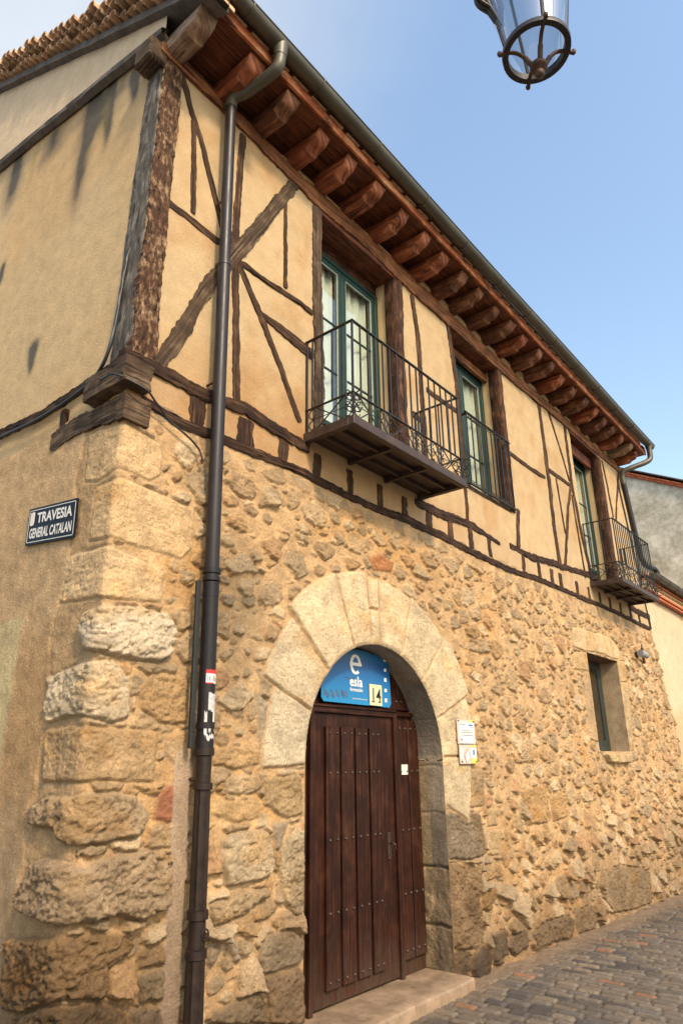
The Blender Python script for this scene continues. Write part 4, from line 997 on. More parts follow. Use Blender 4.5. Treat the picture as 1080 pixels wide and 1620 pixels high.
for a, b in ((2.36, 2.545), (2.56, 2.745), (2.76, 2.945), (2.965, 3.13)):
    for z in (2.05, 1.73, 1.22, .70, .24): sl_ += [(a+.045, D0-.034, z), (b-.045, D0-.034, z)]
for a, b in ((3.43, 3.60), (3.61, 3.79)):
    for z in (2.12, 1.73, 1.22, .70, .26): sl_ += [(a+.04, D0-.012, z), (b-.04, D0-.012, z)]
for z in (2.0, 1.73, 1.22, .70, .26): sl_ += [(2.12, D0, z), (1.95, D0, z)]
for x in (2.0, 2.2, 3.36, 3.46, 3.54, 3.66): sl_ += [(x, D0+.01, 2.37)]
studs(sl_).build('door_studs', M['stud'], drp, smooth=60)
mb = MB(); mb.box((3.235, D0-.012, 1.00), (3.275, D0+.002, 1.22), .004); mb.tube([(3.255, D0-.01, 1.13), (3.255, D0-.05, 1.135), (3.27, D0-.062, 1.12), (3.285, D0-.055, 1.08)], .008, 6)
mb.tube([(3.255, D0-.012, 1.04), (3.255, D0-.02, 1.04)], .012, 8); mb.build('door_handle', M['stud'], drp)
# step
mb = MB()
def stepseg(x0, x1):
    n = 10; V = []; Fs = []; xs = np.linspace(x0, x1, 14)
    pr_ = [(-.20, -.2), (-.20, .045), (-.197, .058), (-.188, .066), (-.10, .069), (.0, .069), (.34, .066), (.34, -.2)]
    for i, xx in enumerate(xs):
        for (y, z) in pr_:
            V.append((xx, y+.004*float(fbm(xx*3, y*3, 2, 2)), z+(.006*float(fbm(xx*2, y*5, 3, 3)) if z > 0 else 0)))
    m_ = len(pr_)
    for i in range(len(xs)-1):
        for q in range(m_-1): Fs.append((i*m_+q, i*m_+q+1, (i+1)*m_+q+1, (i+1)*m_+q))
    Fs += [tuple(range(m_)), tuple((len(xs)-1)*m_+q for q in range(m_-1, -1, -1))]
    mb.add(V, Fs)
stepseg(1.72, 2.9); stepseg(2.904, 3.80); mb.build('door_step', M['step'], house, smooth=50)

# ================================================================ balconies
def cscroll(mb, c, u, v, s, r=.006):
    """a C scroll: centre c, axes u (sideways) and v (up), size s"""
    pts = []
    for i in range(17):
        t = i/16; a = -2.6+5.2*t; rad = s*(0.55+0.45*math.sin(PI*t)) if True else s
        k_ = 1-abs(2*t-1)
        rr = s*(0.45+0.55*k_)
        pts.append(Vector(c)+u*(rr*math.cos(a)-s*.5)+v*(rr*math.sin(a)))
    mb.tube(pts, r, 5)
def balcony(x0, x1, dep, zb, zt, zl, zr, modules, nfront, parts_label):
    Yf = -dep; t = 0.05
    mb = MB()
    mb.box((x0-.03, Yf-.03, zb), (x1+.03, Yf+.03, zt), .006); mb.box((x0-.03, Yf+.03, zb), (x0+.03, 0.0, zt), .006); mb.box((x1-.03, Yf+.03, zb), (x1+.03, 0.0, zt), .006)
    mb.box((x0+.03, Yf+.03, zt-.03), (x1-.03, 0, zt-.005))
    bal = mb.build('balcony', M['slab'], house); bal['label'] = parts_label
    mb = MB(); nx = 3
    for i in range(nx):
        a = x0+.03+(x1-x0-.06)*i/nx; b = x0+.03+(x1-x0-.06)*(i+1)/nx
        if i: mb.box((a-.02, Yf+.03, zb+.004), (a+.02, 0, zt-.031), .003)
        for yy in (Yf*.66, Yf*.33): mb.box((a+.02 if i else a, yy-.012, zb+.018), (b-.02, yy+.012, zt-.031), .002)
    mb.build('floor_frame', M['slab'], bal)
    # rails
    def path(z, off=0): return [(x0, 0.02, z), (x0, Yf, z), (x1, Yf, z), (x1, 0.02, z)]
    mb = MB(); P = path(zr)
    for a, b in zip(P[:-1], P[1:]):
        lo = [min(a[i], b[i]) for i in range(3)]; hi = [max(a[i], b[i]) for i in range(3)]
        mb.box((lo[0]-.014, lo[1]-.014 if lo[1] < -.01 else lo[1], lo[2]-.007), (hi[0]+.014, hi[1]+(.014 if hi[1] < -.01 else 0), hi[2]+.007), .002)
    mb.build('top_rail', M['iron'], bal)
    mb = MB(); P = path(zl)
    for a, b in zip(P[:-1], P[1:]):
        lo = [min(a[i], b[i]) for i in range(3)]; hi = [max(a[i], b[i]) for i in range(3)]
        mb.box((lo[0]-.011, lo[1]-.011 if lo[1] < -.01 else lo[1], lo[2]-.006), (hi[0]+.011, hi[1]+(.011 if hi[1] < -.01 else 0), hi[2]+.006), .002)
    mb.build('lower_rail', M['iron'], bal)
    sp = (x1-x0)/nfront
    for i in range(nfront+1):
        x = x0+sp*i; corner = i in (0, nfront); r_ = .0085 if corner else .0065
        MB().box((x-r_, Yf-r_, zt if corner else zl), (x+r_, Yf+r_, zr)).build('baluster', M['iron'], bal)
    ns = 5
    for xx in (x0, x1):
        for i in range(1, ns):
            y = Yf*(1-i/(ns-.3)); r_ = .0065
            MB().box((xx-r_, y-r_, zl), (xx+r_, y+r_, zr)).build('baluster', M['iron'], bal)
        MB().box((xx-.008, -.022, zt), (xx+.008, -.006, zr)).build('baluster', M['iron'], bal)
    # scroll work
    mb = MB(); h = zl-zt; zm = zt+h/2; up = Vector((0, 0, 1))
    def module(c, u):
        c = Vector(c); mb.tube([c, c+up*h], .007, 5)
        for sg in (-1, 1):
            for zc in (zt+h*.27, zt+h*.74):
                pts = []
                flip = 1 if zc > zm else -1
                for i in range(15):
                    t = i/14; a = PI*0.5+flip*0+sg*0; ang = (-PI*0.9+t*PI*1.75); rr = h*.22*(1-.45*abs(2*t-1)**2)
                    pts.append(c+u*sg*(h*.05+h*.24+rr*-math.cos(ang))+up*(zc-zt+rr*math.sin(ang)*flip))
                mb.tube(pts, .006, 5)
    def cross(a, b, u):
        a = Vector(a); b = Vector(b); g = (b-a)
        mb.tube([a+g*.18+up*(h*.02), a+g*.5+up*h*.5, a+g*.82+up*h*.98], .0065, 5)
        mb.tube([a+g*.18+up*(h*.98), a+g*.5+up*h*.5, a+g*.82+up*h*.02], .0065, 5)
        mb.tube([a+g*.1+up*h*.5, a+g*.9+up*h*.5], .004, 5)
    xm_ = [x0+(x1-x0)*i/modules for i in range(modules+1)]
    for i, x in enumerate(xm_):
        module((x, Yf, zt), Vector((1, 0, 0)))
        if i: cross((xm_[i-1], Yf, zt), (x, Yf, zt), None)
    for xx in (x0, x1):
        module((xx, Yf, zt), Vector((0, 1, 0))); module((xx, -.03, zt), Vector((0, 1, 0))); cross((xx, Yf, zt), (xx, -.03, zt), None)
    mb.build('scrollwork', M['iron'], bal)
    mb = MB()
    for xx in (x0, x1): mb.tube([(xx, .02, zr), (xx-.03, -.02, zr), (xx-.05, -.02, zr)], .008, 6)
    return bal
balcony(1.80, 3.62, 0.55, 4.475, 4.565, 4.80, 5.53, 4, 16, 'large balcony over the arched door')
balcony(8.66, 10.52, 0.50, 4.455, 4.535, 4.80, 5.53, 4, 18, 'small balcony at the far end of the facade')
# window guard rail
mb = MB(); mb.box((4.74, -.062, 6.02), (6.0, -.032, 6.035), .003)
for xx in (4.78, 5.96): mb.box((xx-.008, -.05, 5.99), (xx+.008, .02, 6.0202))
grd = mb.build('window_guard', M['iron'], house)
mb = MB(); mb.box((4.74, -.062, 5.015), (6.0, -.032, 5.03), .003)
for xx in (4.78, 5.96): mb.box((xx-.008, -.05, 5.0298), (xx+.008, .02, 5.05))
mb.build('lower_rail', M['iron'], grd)
for i in range(10): 
    x = 4.78+i*1.18/9; MB().box((x-.007, -.054, 5.03), (x+.007, -.040, 6.02)).build('baluster', M['iron'], grd)
mb = MB()
for i in range(9):
    for zc, sg in ((5.985, 1), (5.06, -1)):
        x = 4.78+(i+.5)*1.18/9
        for s2 in (-1, 1):
            pts = [(x+s2*(.028+.020*math.cos(a)), -.047, zc+sg*.018*math.sin(a)) for a in [PI*.2+k*PI*1.5/8 for k in range(9)]]
            mb.tube(pts, .005, 5)
        mb.build('scroll', M['iron'], grd); mb = MB()

# ================================================================ drainpipes
def smoothpath(pts, n=8):
    P = [Vector(p) for p in pts]; out = []
    P = [P[0]*2-P[1]]+P+[P[-1]*2-P[-2]]
    for i in range(1, len(P)-2):
        for k in range(n):
            t = k/n; a, b, c, d = P[i-1:i+3]
            out.append(0.5*((2*b)+(-a+c)*t+(2*a-5*b+4*c-d)*t*t+(-a+3*b-3*c+d)*t**3))
    out.append(P[-2]); return out
def pipe_x(z): return 0.635+0.0226*(7.43-z)
PY = -0.115
dp = thing('drainpipe', 'tall brown drainpipe left of the arched door, running from the gutter to the ground', 'drainpipe', (0.84, PY, 0))
mb = MB(); top = [(0.74, GYc, 7.80), (0.74, GYc, 7.66), (0.735, GYc+.02, 7.575), (0.725, GYc+.09, 7.535), (0.69, -.27, 7.50), (0.648, -.16, 7.485), (0.637, PY, 7.44), (0.637, PY, 7.36)]
mb.tube(smoothpath(top, 7), .052, 14); mb.tube([(0.74, GYc, 7.83), (0.74, GYc, 7.76), (0.74, GYc, 7.68)], [.075, .066, .057], 14)
mb.tube([(0.636, PY, 7.42), (0.637, PY, 7.37)], .056, 14); mb.build('offset_bend', M['zinc'], dp, smooth=50)
mb = MB(); mb.tube([(pipe_x(7.38), PY, 7.38), (pipe_x(5.62), PY, 5.62)], .048, 18); mb.tube([(pipe_x(5.64), PY, 5.64), (pipe_x(3.02), PY, 3.02)], .051, 18)
mb.tube([(pipe_x(5.66), PY, 5.66), (pipe_x(5.63), PY, 5.63)], .055, 18)
mb.build('upper_pipe', M['pipe'], dp, smooth=50)
mb = MB()
for z_, dz_, r_ in ((3.06, .035, .064), (3.005, .03, .060), (2.93, .10, .056)): mb.tube([(pipe_x(z_+dz_/2), PY, z_+dz_/2), (pipe_x(z_-dz_/2), PY, z_-dz_/2)], r_, 18)
mb.tube([(pipe_x(2.95), PY, 2.95), (pipe_x(1.88), PY, 1.88)], .054, 18)
mb.tube([(pipe_x(2.06), PY, 2.06), (pipe_x(2.02), PY, 2.02)], .061, 18); mb.tube([(pipe_x(2.0), PY, 2.0), (pipe_x(1.86), PY, 1.86)], .058, 18)
mb.build('sleeve', M['black'] if False else mat_plain('dark_sleeve', (0.010, 0.008, 0.009), 0.45, 0.0, 0.3, 9, 0.3, 0.1), dp, smooth=50)
# fluted cast iron base
mb = MB(); n = 40; V = []; Fs = []; zz = [1.90, 1.86, 1.855, 1.70, 1.695, 1.66, 1.655, 1.0, .995, .95, .945, .80, .795, .75, .745, -.06]
rr = [.064, .064, .050, .048, .062, .062, .047, .049, .064, .064, .051, .051, .064, .064, .052, .056]
for z_, r_ in zip(zz, rr):
    flute = z_ <= 1.655 and not (.75 <= z_ <= .995)
    for j in range(n):
        a = 2*PI*j/n; r2 = r_*(1+(0.055*math.cos(a*10) if flute else 0)); V.append((pipe_x(z_)+r2*math.cos(a), PY+r2*math.sin(a), z_))
for i in range(len(zz)-1):
    for j in range(n): Fs.append((i*n+j, i*n+(j+1) % n, (i+1)*n+(j+1) % n, (i+1)*n+j))
mb.add(V, Fs); x_ = pipe_x(.87)
mb.tube([(x_+.02+.024*math.cos(a), PY-.053, .87+.03*math.sin(a)) for a in [2*PI*k/12 for k in range(12)]], .006, 6, closed=True); mb.tube([(x_+.012, PY-.050, .86), (x_+.028, PY-.056, .88)], .009, 6)
mb.build('cast_iron_base', M['cast'], dp, smooth=40)
mb = MB()
for z_ in (6.3, 4.55, 1.72, .87): MB().tube([(pipe_x(z_)-.03, 0.03, z_), (pipe_x(z_)-.03, PY, z_)], .010, 6).build('wall_bracket', M['rust'], dp)
# stickers wrapped round the sleeve
def wrap(name, mat, z0, z1, a0, a1, r=0.0552, parent=dp, rag=0):
    n = 10; V = []; Fs = []
    for i in range(n+1):
        a = math.radians(a0+(a1-a0)*i/n)
        zt_, zb_ = z1+rag*random.uniform(-1, 1), z0+rag*random.uniform(-1, 1)
        for z_ in (zb_, zt_): V.append((pipe_x(z_)+r*math.cos(a), PY+r*math.sin(a), z_))
    for i in range(n): Fs.append((i*2, i*2+1, i*2+3, i*2+2))
    return MB().add(V, Fs).build(name, mat, parent)
s1 = wrap('sticker', M['white'], 2.300, 2.385, 222, 320, 0.0554); s1['label'] = 'red and white sticker'
wrap('sticker_header', M['redink'], 2.363, 2.387, 222, 320, 0.0558, s1); wrap('sticker_header', M['redink'], 2.299, 2.306, 222, 280, 0.0558, s1)
for k_, a in enumerate((232, 244, 262, 272, 284, 292)): wrap('sticker_mark', M['ink'], 2.312+.004*(k_ % 2), 2.354-.008*(k_ % 3), a, a+4+3*(k_ % 2), 0.0559, s1)
s2 = wrap('sticker', M['grey'], 2.13, 2.24, 245, 320, 0.0553, dp, .008); s2['label'] = 'torn grey sticker scraps'
s3 = wrap('sticker', M['white'], 2.055, 2.13, 285, 318, 0.0554, dp, .006); s3['label'] = 'torn white sticker scraps'
for a0, a1, za, zb in ((222, 240, 1.98, 2.12), (250, 268, 2.0, 2.03), (238, 300, 1.955, 1.985)): wrap('sticker', M['grey'], za, zb, a0, a1, 0.0595, dp, .012)
# flat conduit beside the sleeve
cv = MB(); cv.box((-.018, -.016, 1.90), (.014, .012, 2.98), .004); cv.xf(lambda p: (pipe_x(p[2])-.095+p[0], PY+.02+p[1], p[2])); 
cd_ = cv.build('cable_cover', mat_plain('green_black_cover', (0.009, 0.011, 0.011), 0.5, 0.0, 0.3, 12), None)
tag(cd_, 'narrow dark cable cover strip standing beside the drainpipe left of the door', 'cable cover')
# black cable along the belt and round the corner
cb = MB(); cb.tube(smoothpath([(-.045, 5.0, 4.44), (-.045, 3.2, 4.44), (-.05, 2.0, 4.435), (-.05, 1.2, 4.375), (-.055, .62, 4.38), (-.06, .32, 4.44), (-.06, .19, 4.62), (-.045, .175, 4.9), (-.035, .17, 5.2), (-.02, .165, 5.5)], 6), .013, 6)
cb.tube(smoothpath([(-.06, .30, 4.40), (-.12, .12, 4.30), (-.13, -.05, 4.26), (.05, -.13, 4.20), (.18, -.08, 4.17), (.34, -.05, 4.09), (.50, -.05, 4.03), (.60, -.05, 3.97), (.64, -.06, 3.88)], 6), .008, 6)
tag(cb.build('cable', M['black'], None, smooth=60), 'black cable running along the timber belt and round the house corner', 'cable')

# far right drainpipe
dq = thing('drainpipe', 'grey-brown drainpipe at the far end of the house emptying into the lower gutter', 'drainpipe', (11.4, -.12, 5.3))
mb = MB(); mb.tube(smoothpath([(11.38, GYc, 7.82), (11.38, GYc, 7.60), (11.36, GYc+.02, 7.50), (11.28, GYc+.10, 7.42), (11.12, -.30, 7.32), (11.06, -.16, 7.26), (11.06, -.11, 7.16), (11.08, -.11, 7.0)], 7), .054, 14)
mb.tube([(11.38, GYc, 7.85), (11.38, GYc, 7.72)], [.075, .058], 12); mb.build('offset_bend', M['zinc'], dq, smooth=50)
mb = MB(); mb.tube(smoothpath([(11.08, -.11, 7.02), (11.28, -.11, 6.1), (11.42, -.11, 5.62), (11.47, -.12, 5.50), (11.60, -.13, 5.43), (11.85, -.16, 5.42), (12.0, -.18, 5.42), (12.12, -.19, 5.35)], 7), .054, 14); mb.build('lower_pipe', M['pipe'], dq, smooth=50)
mb = MB(); mb.tube([(11.03, -.02, 7.1), (11.62, -.02, 4.3)], .012, 6)
tag(mb.build('cable', M['black'], None), 'thin dark cable running down the far end edge of the house beside the drainpipe', 'cable')

# ================================================================ signs
def text_mesh(body, size, mat, name, parent, org, ux, uz, nrm, ext=0.0, bold=0.0, align='LEFT', squeeze=1.0, space=1.0):
    cu = bpy.data.curves.new('txt', 'FONT'); cu.body = body; cu.size = size; cu.align_x = align; cu.offset = bold; cu.space_character = space; cu.resolution_u = 3
    ob = bpy.data.objects.new('txt', cu); COL.objects.link(ob); bpy.context.view_layer.update()
    me = bpy.data.meshes.new_from_object(ob.evaluated_get(bpy.context.evaluated_depsgraph_get()))
    bpy.data.objects.remove(ob); bpy.data.curves.remove(cu)
    org = Vector(org); ux = Vector(ux).normalized(); uz = Vector(uz).normalized(); nr = Vector(nrm)
    for v in me.vertices: v.co = org+ux*v.co.x*squeeze+uz*v.co.y+nr*0.0015
    me.name = name; me.materials.clear(); me.materials.append(mat)
    o = bpy.data.objects.new(name, me); COL.objects.link(o)
    if parent:
        o.parent = parent; q = parent
        while q.parent: q = q.parent
        if q.type == 'EMPTY': me.transform(Matrix.Translation(-Vector(q.location)))
    return o
# street sign on the side wall (tilted slightly)
sg = thing('street_sign', 'dark blue enamel street sign reading TRAVESIA GENERAL CATALAN on the side wall', 'street sign', (-.03, .72, 3.4))
q0 = Vector((-.034, 1.08, 3.595)); q1 = Vector((-.034, .405, 3.515)); ux = (q1-q0).normalized(); uz = Vector((0, ux.z*-1*0, 1)); uz = Vector((0, 0.055, 1)).normalized(); nr = Vector((-1, 0, 0))
Wd = (q1-q0).length; Hd = .285
def quad(mb, a, b, c, d, th): # local (s,t) rectangle extents
    P = [q0+ux*s-uz*t for s, t in ((a, b), (c, b), (c, d), (a, d))]
    V = [p+nr*th for p in P]+[p+nr*(th-.012) for p in P]
    mb.add(V, [(0, 1, 2, 3), (7, 6, 5, 4), (0, 4, 5, 1), (1, 5, 6, 2), (2, 6, 7, 3), (3, 7, 4, 0)])
mb = MB(); quad(mb, 0, 0, Wd, Hd, 0); mb.build('plate', M['navy'], sg)
mb = MB()
for a in ((.02, .016, Wd-.02, .021), (.02, Hd-.021, Wd-.02, Hd-.016), (.014, .022, .019, Hd-.022), (Wd-.019, .022, Wd-.014, Hd-.022)): quad(mb, *a, .001)
mb.build('border', M['white'], sg)
mb = MB(); P = [q0+ux*s-uz*t+nr*.0015 for s, t in ((.035,.035),(.09,.03),(.10,.045),(.10,.115),(.092,.135),(.045,.14),(.034,.125))]
mb.add(P, [tuple(range(7))]); mb.build('crest', mat_plain('pale_crest', (0.62, 0.55, 0.46), 0.5, 0, 0.2, 60), sg)
def serif_word(word, s0, t0, h, total, name):
    o = text_mesh(word, h*1.38, M['white'], name, sg, q0+ux*s0-uz*t0, ux, uz, nr, bold=.003, space=1.0)
    l = Vector(sg.location); xs = [(v.co+l-q0).dot(ux) for v in o.data.vertices]; wdt = max(xs)-min(xs)
    s0 += .172*t0
    for v in o.data.vertices:
        p = v.co+l-q0; s = p.dot(ux); p = p+ux*((s-min(xs))*total/wdt+s0-s); v.co = p+q0-l
    # slab serifs: thin feet under and over the letters
    return o
serif_word('TRAVESIA', .125, .122, .078, Wd-.175, 'lettering'); serif_word('GENERAL CATALAN', .040, .235, .075, Wd-.085, 'lettering')

# blue school sign in the tympanum
bs = thing('shop_sign', 'blue sign with white letter e and the word esla, above the arched door', 'sign', (2.8, .2, 2.3))
SY = .215; sx0, sx1, sz0, sz1 = 2.27, 3.285, 2.305, 2.80
out = [(sx0+.03, sz0), (sx1-.03, sz0-.005), (sx1, sz0+.03), (sx1-.02, sz1-.04), (sx1-.06, sz1-.005)]
out += [(ARC_C+(ARC_R-.02)*math.cos(a), ARC_Z+(ARC_R-.02)*math.sin(a)) for a in [math.radians(x_) for x_ in range(78, 128, 6)]]
out += [(sx0-.005, sz0+.27), (sx0, sz0+.03)]
MB().poly(out, SY, SY+.006).build('panel', M['bluesign'], bs)
fr, rt, up_ = (0, -1, 0), (1, 0, 0), (0, 0, 1)
lp = MB(); cx, cz, er = 2.745, 2.635, .075
a_ = np.linspace(math.radians(-38), math.radians(-355), 30)
def band(mb, cx, cz, rx, rz, th, angs, y):
    V = []; Fs = []
    for i, a in enumerate(angs):
        t2 = th*(0.75+.5*abs(math.cos(a)))
        for r_ in (-t2/2, t2/2): V.append((cx+(rx+r_)*math.cos(a), y, cz+(rz+r_)*math.sin(a)))
    for i in range(len(angs)-1): Fs.append((i*2, i*2+1, i*2+3, i*2+2))
    mb.add(V, Fs)
band(lp, cx, cz+.02, .062, .078, .030, np.linspace(math.radians(0), math.radians(310), 34), SY-.0015)
lp.box((cx-.085, SY-.0025, cz+.008), (cx+.088, SY-.0012, cz+.036)); lp.build('logo', M['white'], bs)
text_mesh('esla', .125, M['white'], 'lettering', bs, (2.655, SY, 2.46), rt, up_, fr, bold=.0028)
text_mesh('formación', .045, M['white'], 'lettering', bs, (2.66, SY, 2.415), rt, up_, fr, bold=.001)
text_mesh('www.eslaformacion.com', .022, M['white'], 'lettering', bs, (2.69, SY, 2.345), rt, up_, fr)
mb = MB()
for i in range(5):
    z_ = 2.345+i*.095; mb.box((3.19-.008, SY-.002, z_), (3.21+.008, SY-.001, z_+.030 if i % 2 else z_+.036))
mb.build('icons', M['white'], bs)
mb = MB(); gp = []
for i in range(70):
    t = i/69; gp.append((2.30+t*.32+.015*math.sin(i*.9), SY-.003, 2.365+.028*math.sin(i*1.3)+.012*math.sin(i*.37)+.02*t))
mb.tube(gp, .0022, 4); mb.tube([(2.58, SY-.003, 2.53), (2.66, SY-.003, 2.525), (2.72, SY-.003, 2.53)], .002, 4); mb.build('graffiti', M['ink'], bs)
nm = thing('number_plate', 'cream house number plate reading 14 at the lower right of the blue sign', 'number plate', (3.03, .2, 2.3))
MB().box((2.935, SY-.012, 2.305), (3.125, SY-.004, 2.495), .002).build('plate', M['cream'], nm)
text_mesh('14', .185, M['black'], 'digits', nm, (3.03, SY-.012, 2.335), rt, up_, fr, bold=.001, align='CENTER', squeeze=.88)
mb = MB(); mb.box((2.962, SY-.0140, 2.334), (3.014, SY-.0128, 2.342)); mb.box((3.062, SY-.0140, 2.334), (3.104, SY-.0128, 2.342)); mb.build('digit_feet', M['black'], nm)
# plaques right of the arch
pq = thing('wall_plaque', 'white acrylic plaque with printed lines, upper of the two beside the arch', 'plaque', (4.2, -.05, 2.1))
MB().box((4.045, -.050, 1.975), (4.385, -.038, 2.215), .002).build('backing', M['acryl'], pq)
MB().box((4.06, -.058, 1.985), (4.375, -.050, 2.19), .001).build('panel', M['white'], pq)
mb = MB(); mb.box((4.08, -.0595, 2.165), (4.19, -.058, 2.172))
for x_, z_, w_ in ((4.13, 2.105, .17), (4.10, 2.088, .23), (4.09, 2.060, .25)): mb.box((x_, -.0595, z_), (x_+w_, -.058, z_+.006))
mb.box((4.33, -.0595, 2.01), (4.336, -.058, 2.03)); mb.build('print', M['ink'], pq)
mb = MB(); mb.box((4.26, -.0595, 2.155), (4.34, -.058, 2.172)); mb.box((4.27, -.0595, 2.140), (4.34, -.058, 2.144)); mb.build('print', M['blueink'], pq)
mb = MB(); mb.box((4.085, -.0595, 2.012), (4.115, -.058, 2.03)); mb.build('print', M['redink'], pq)
MB().box((4.29, -.0515, 2.192), (4.383, -.050, 2.213)).build('print', M['lime'], pq)
pq2 = thing('wall_plaque', 'small plaque with white diamond and lime corner, lower of two beside the arch', 'plaque', (4.2, -.05, 1.85))
MB().box((4.06, -.050, 1.79), (4.40, -.038, 1.970), .002).build('backing', M['acryl'], pq2)
MB().box((4.065, -.0525, 1.835), (4.12, -.0505, 1.945)).build('panel', M['white'], pq2); MB().box((4.275, -.0525, 1.845), (4.395, -.0505, 1.945)).build('panel', M['white'], pq2)
MB().box((4.285, -.0535, 1.795), (4.395, -.0505, 1.84)).build('print', M['lime'], pq2); MB().box((4.28, -.0535, 1.95), (4.395, -.0505, 1.967)).build('print', M['lime'], pq2)
MB().poly([(4.15, 1.87), (4.22, 1.925), (4.25, 1.86), (4.18, 1.80)], -.055, -.0505).build('print', M['white'], pq2)
MB().poly([(4.143, 1.87), (4.222, 1.932), (4.257, 1.86), (4.18, 1.792)], -.0538, -.0503).build('print', M['redink'], pq2)
MB().box((4.32, -.0545, 1.875), (4.355, -.0525, 1.925)).build('print', M['blueink'], pq2)
for P_, xs_, zs_ in ((pq, (4.065, 4.365), (2.202,)), (pq2, (4.085, 4.375), (1.812,))):
    mb = MB()
    for a in xs_:
        for b in zs_: mb.tube([(a, -.048, b), (a, -.060, b)], .007, 8)
    mb.build('screws', M['stud'], P_)
nt_ = thing('door_notice', 'small pale paper notice stuck to the right-hand plank of the wooden door', 'notice', (3.53, .25, 1.75))
MB().box((3.475, D0-.019, 1.70), (3.575, D0-.014, 1.79)).build('sheet', M['paper'], nt_)
mb = MB(); 
for z_ in (1.765, 1.75, 1.735): mb.box((3.49, D0-.020, z_), (3.56, D0-.0188, z_+.004))
mb.build('print', M['grey'], nt_)
# spotlight on the wall
lx = 10.40
sl2 = thing('wall_spotlight', 'small grey wall spotlight right of the ground floor window', 'spotlight', (lx, -.05, 3.56))
mb = MB(); mb.tube([(lx, -.02, 3.56), (lx, -.06, 3.56)], .055, 14); mb.tube([(lx, -.05, 3.56), (lx+.05, -.12, 3.56)], .018, 8); mb.build('mount', M['black'], sl2)
mb = MB(); mb.tube([(lx-.06, -.12, 3.57), (lx+.05, -.15, 3.555), (lx+.13, -.17, 3.545)], [.062, .060, .048], 16); mb.build('lamp_head', M['camw'], sl2, smooth=50)
mb = MB(); mb.tube([(lx+.13, -.17, 3.545), (lx+.16, -.178, 3.54)], [.052, .03], 14); mb.build('lens', M['black'], sl2)
mb = MB(); mb.box((lx+.36, -.06, 3.44), (lx+.40, -.02, 3.72), .006); mb.tube([(lx+.37, -.03, 3.70), (lx+.33, -.06, 3.78)], .008, 6)
tag(mb.build('iron_hook', M['rust'], None), 'short dark iron strap fixed to the stone wall right of the spotlight', 'iron strap')

# ================================================================ neighbours
nb = thing('neighbour_house', 'low cream plastered house with brick cornice adjoining the right end of the stone house', 'house', (14, 0, 0))
def nbgrid():
    us = np.arange(11.5, 24, 0.06); zs = np.arange(-.9, 5.12, 0.06); A, B = np.meshgrid(us, zs, indexing='ij')
    H = .012*fbm(A*1.1, B*1.1, 501, 3)+.004*fbm(A*6, B*6, 503, 2)
    C = np.zeros(A.shape+(3,)); C[:] = (0.52, 0.40, 0.265); C *= (1+.10*fbm(A*.8, B*.8, 505, 4))[..., None]
    lo = sst(2.9, 2.6, B+.2*fbm(A*1.5, B, 507, 3))[..., None]; C = C*(1-lo*np.array((.10, .18, .28)))
    rb = sst(.2, .5, fbm(A*1.3+3, B*3, 509, 4))*sst(14.0, 14.4, A)*sst(3.2, 3.6, B); C = C*(1-rb[..., None])+np.array((.45, .17, .08))*rb[..., None]
    o = grid_mesh('front_wall', np.stack([A-14, .055-H, B], -1), np.ones((len(us)-1, len(zs)-1), bool), C, np.zeros(A.shape), M['plaster'], nb)
nbgrid()
MB().box((11.62, .30, -.9), (24, 6, 5.1)).build('side_wall', mat_plain('cream_side', (0.6, 0.48, 0.33), 0.9), nb)
mb = MB(); x = 11.62
while x < 24: mb.box((x, -.06, 4.90), (x+.24, .02, 4.945), .004); mb.box((x+.12, -.09, 4.955), (x+.36, .02, 5.0), .004); x += .25
mb.build('brick_cornice', M['brick'], nb)
mb = MB(); mb.box((11.62, -.06, 5.005), (24, .06, 5.15)); x = 11.66; mb.build('cornice_band', M['revp'], nb)
x = 11.66; dm_ = mat_plain('dark_dentil', (0.20, 0.12, 0.06), .9)
while x < 20.5:
    MB().tube([(x, -.055, 5.075), (x, -.085, 5.075)], .032, 8).build('dentil', dm_, nb); x += .13
mb = MB(); mb.box((11.62, -.10, 5.155), (24, .06, 5.19)); mb.build('brick_cornice', M['brick'], nb)
mb = MB(); V = []; Fs = []; gy, gz, gr = -.19, 5.29, .085
for i, xx in enumerate([11.75+.6*k for k in range(21)]):
    for j in range(11): a = PI+PI*j/10; V.append((xx, gy+gr*math.cos(a), gz+gr*math.sin(a)))
for i in range(20):
    for j in range(10): q = i*11+j; Fs.append((q, q+1, q+12, q+11))
mb.add(V, Fs).add([V[j] for j in range(11)], [tuple(range(11))]); mb.tube([(11.75, gy-gr, gz), (23.75, gy-gr, gz)], .01, 6)
for k in range(20):
    xx = 12.1+.6*k; mb.tube([(xx, gy+(gr+.003)*math.cos(PI+PI*j/10), gz+(gr+.003)*math.sin(PI+PI*j/10)) for j in range(11)], .006, 5)
mb.build('gutter', M['zinc'], nb, smooth=50)
mb = MB(); V = [(11.62, -.12, 5.25), (24, -.12, 5.25), (24, 3.2, 5.75), (11.62, 3.2, 5.75)]; mb.add(V+[(a, b, c+.06) for a, b, c in V], [(0, 1, 2, 3), (4, 5, 6, 7), (0, 1, 5, 4), (1, 2, 6, 5), (2, 3, 7, 6), (3, 0, 4, 7)]); mb.build('roof', M['tile'], nb)
gh = thing('grey_house', 'tall grey rendered gable wall with brick coping behind the low cream house', 'house', (16, 0, 0))
def gx(y): return 8.545+.527*y
V = [(16, -.45, -1), (16, 7, -1), (16, 7, gx(7)), (16, -.45, gx(-.45))]; V2 = [(26, b, c) for a, b, c in V]
MB().add(V+V2, [(0, 1, 2, 3), (7, 6, 5, 4), (0, 3, 7, 4), (1, 5, 6, 2), (0, 4, 5, 1), (3, 2, 6, 7)]).build('gable_wall', M['render'], gh)
mb = MB(); y = -.55
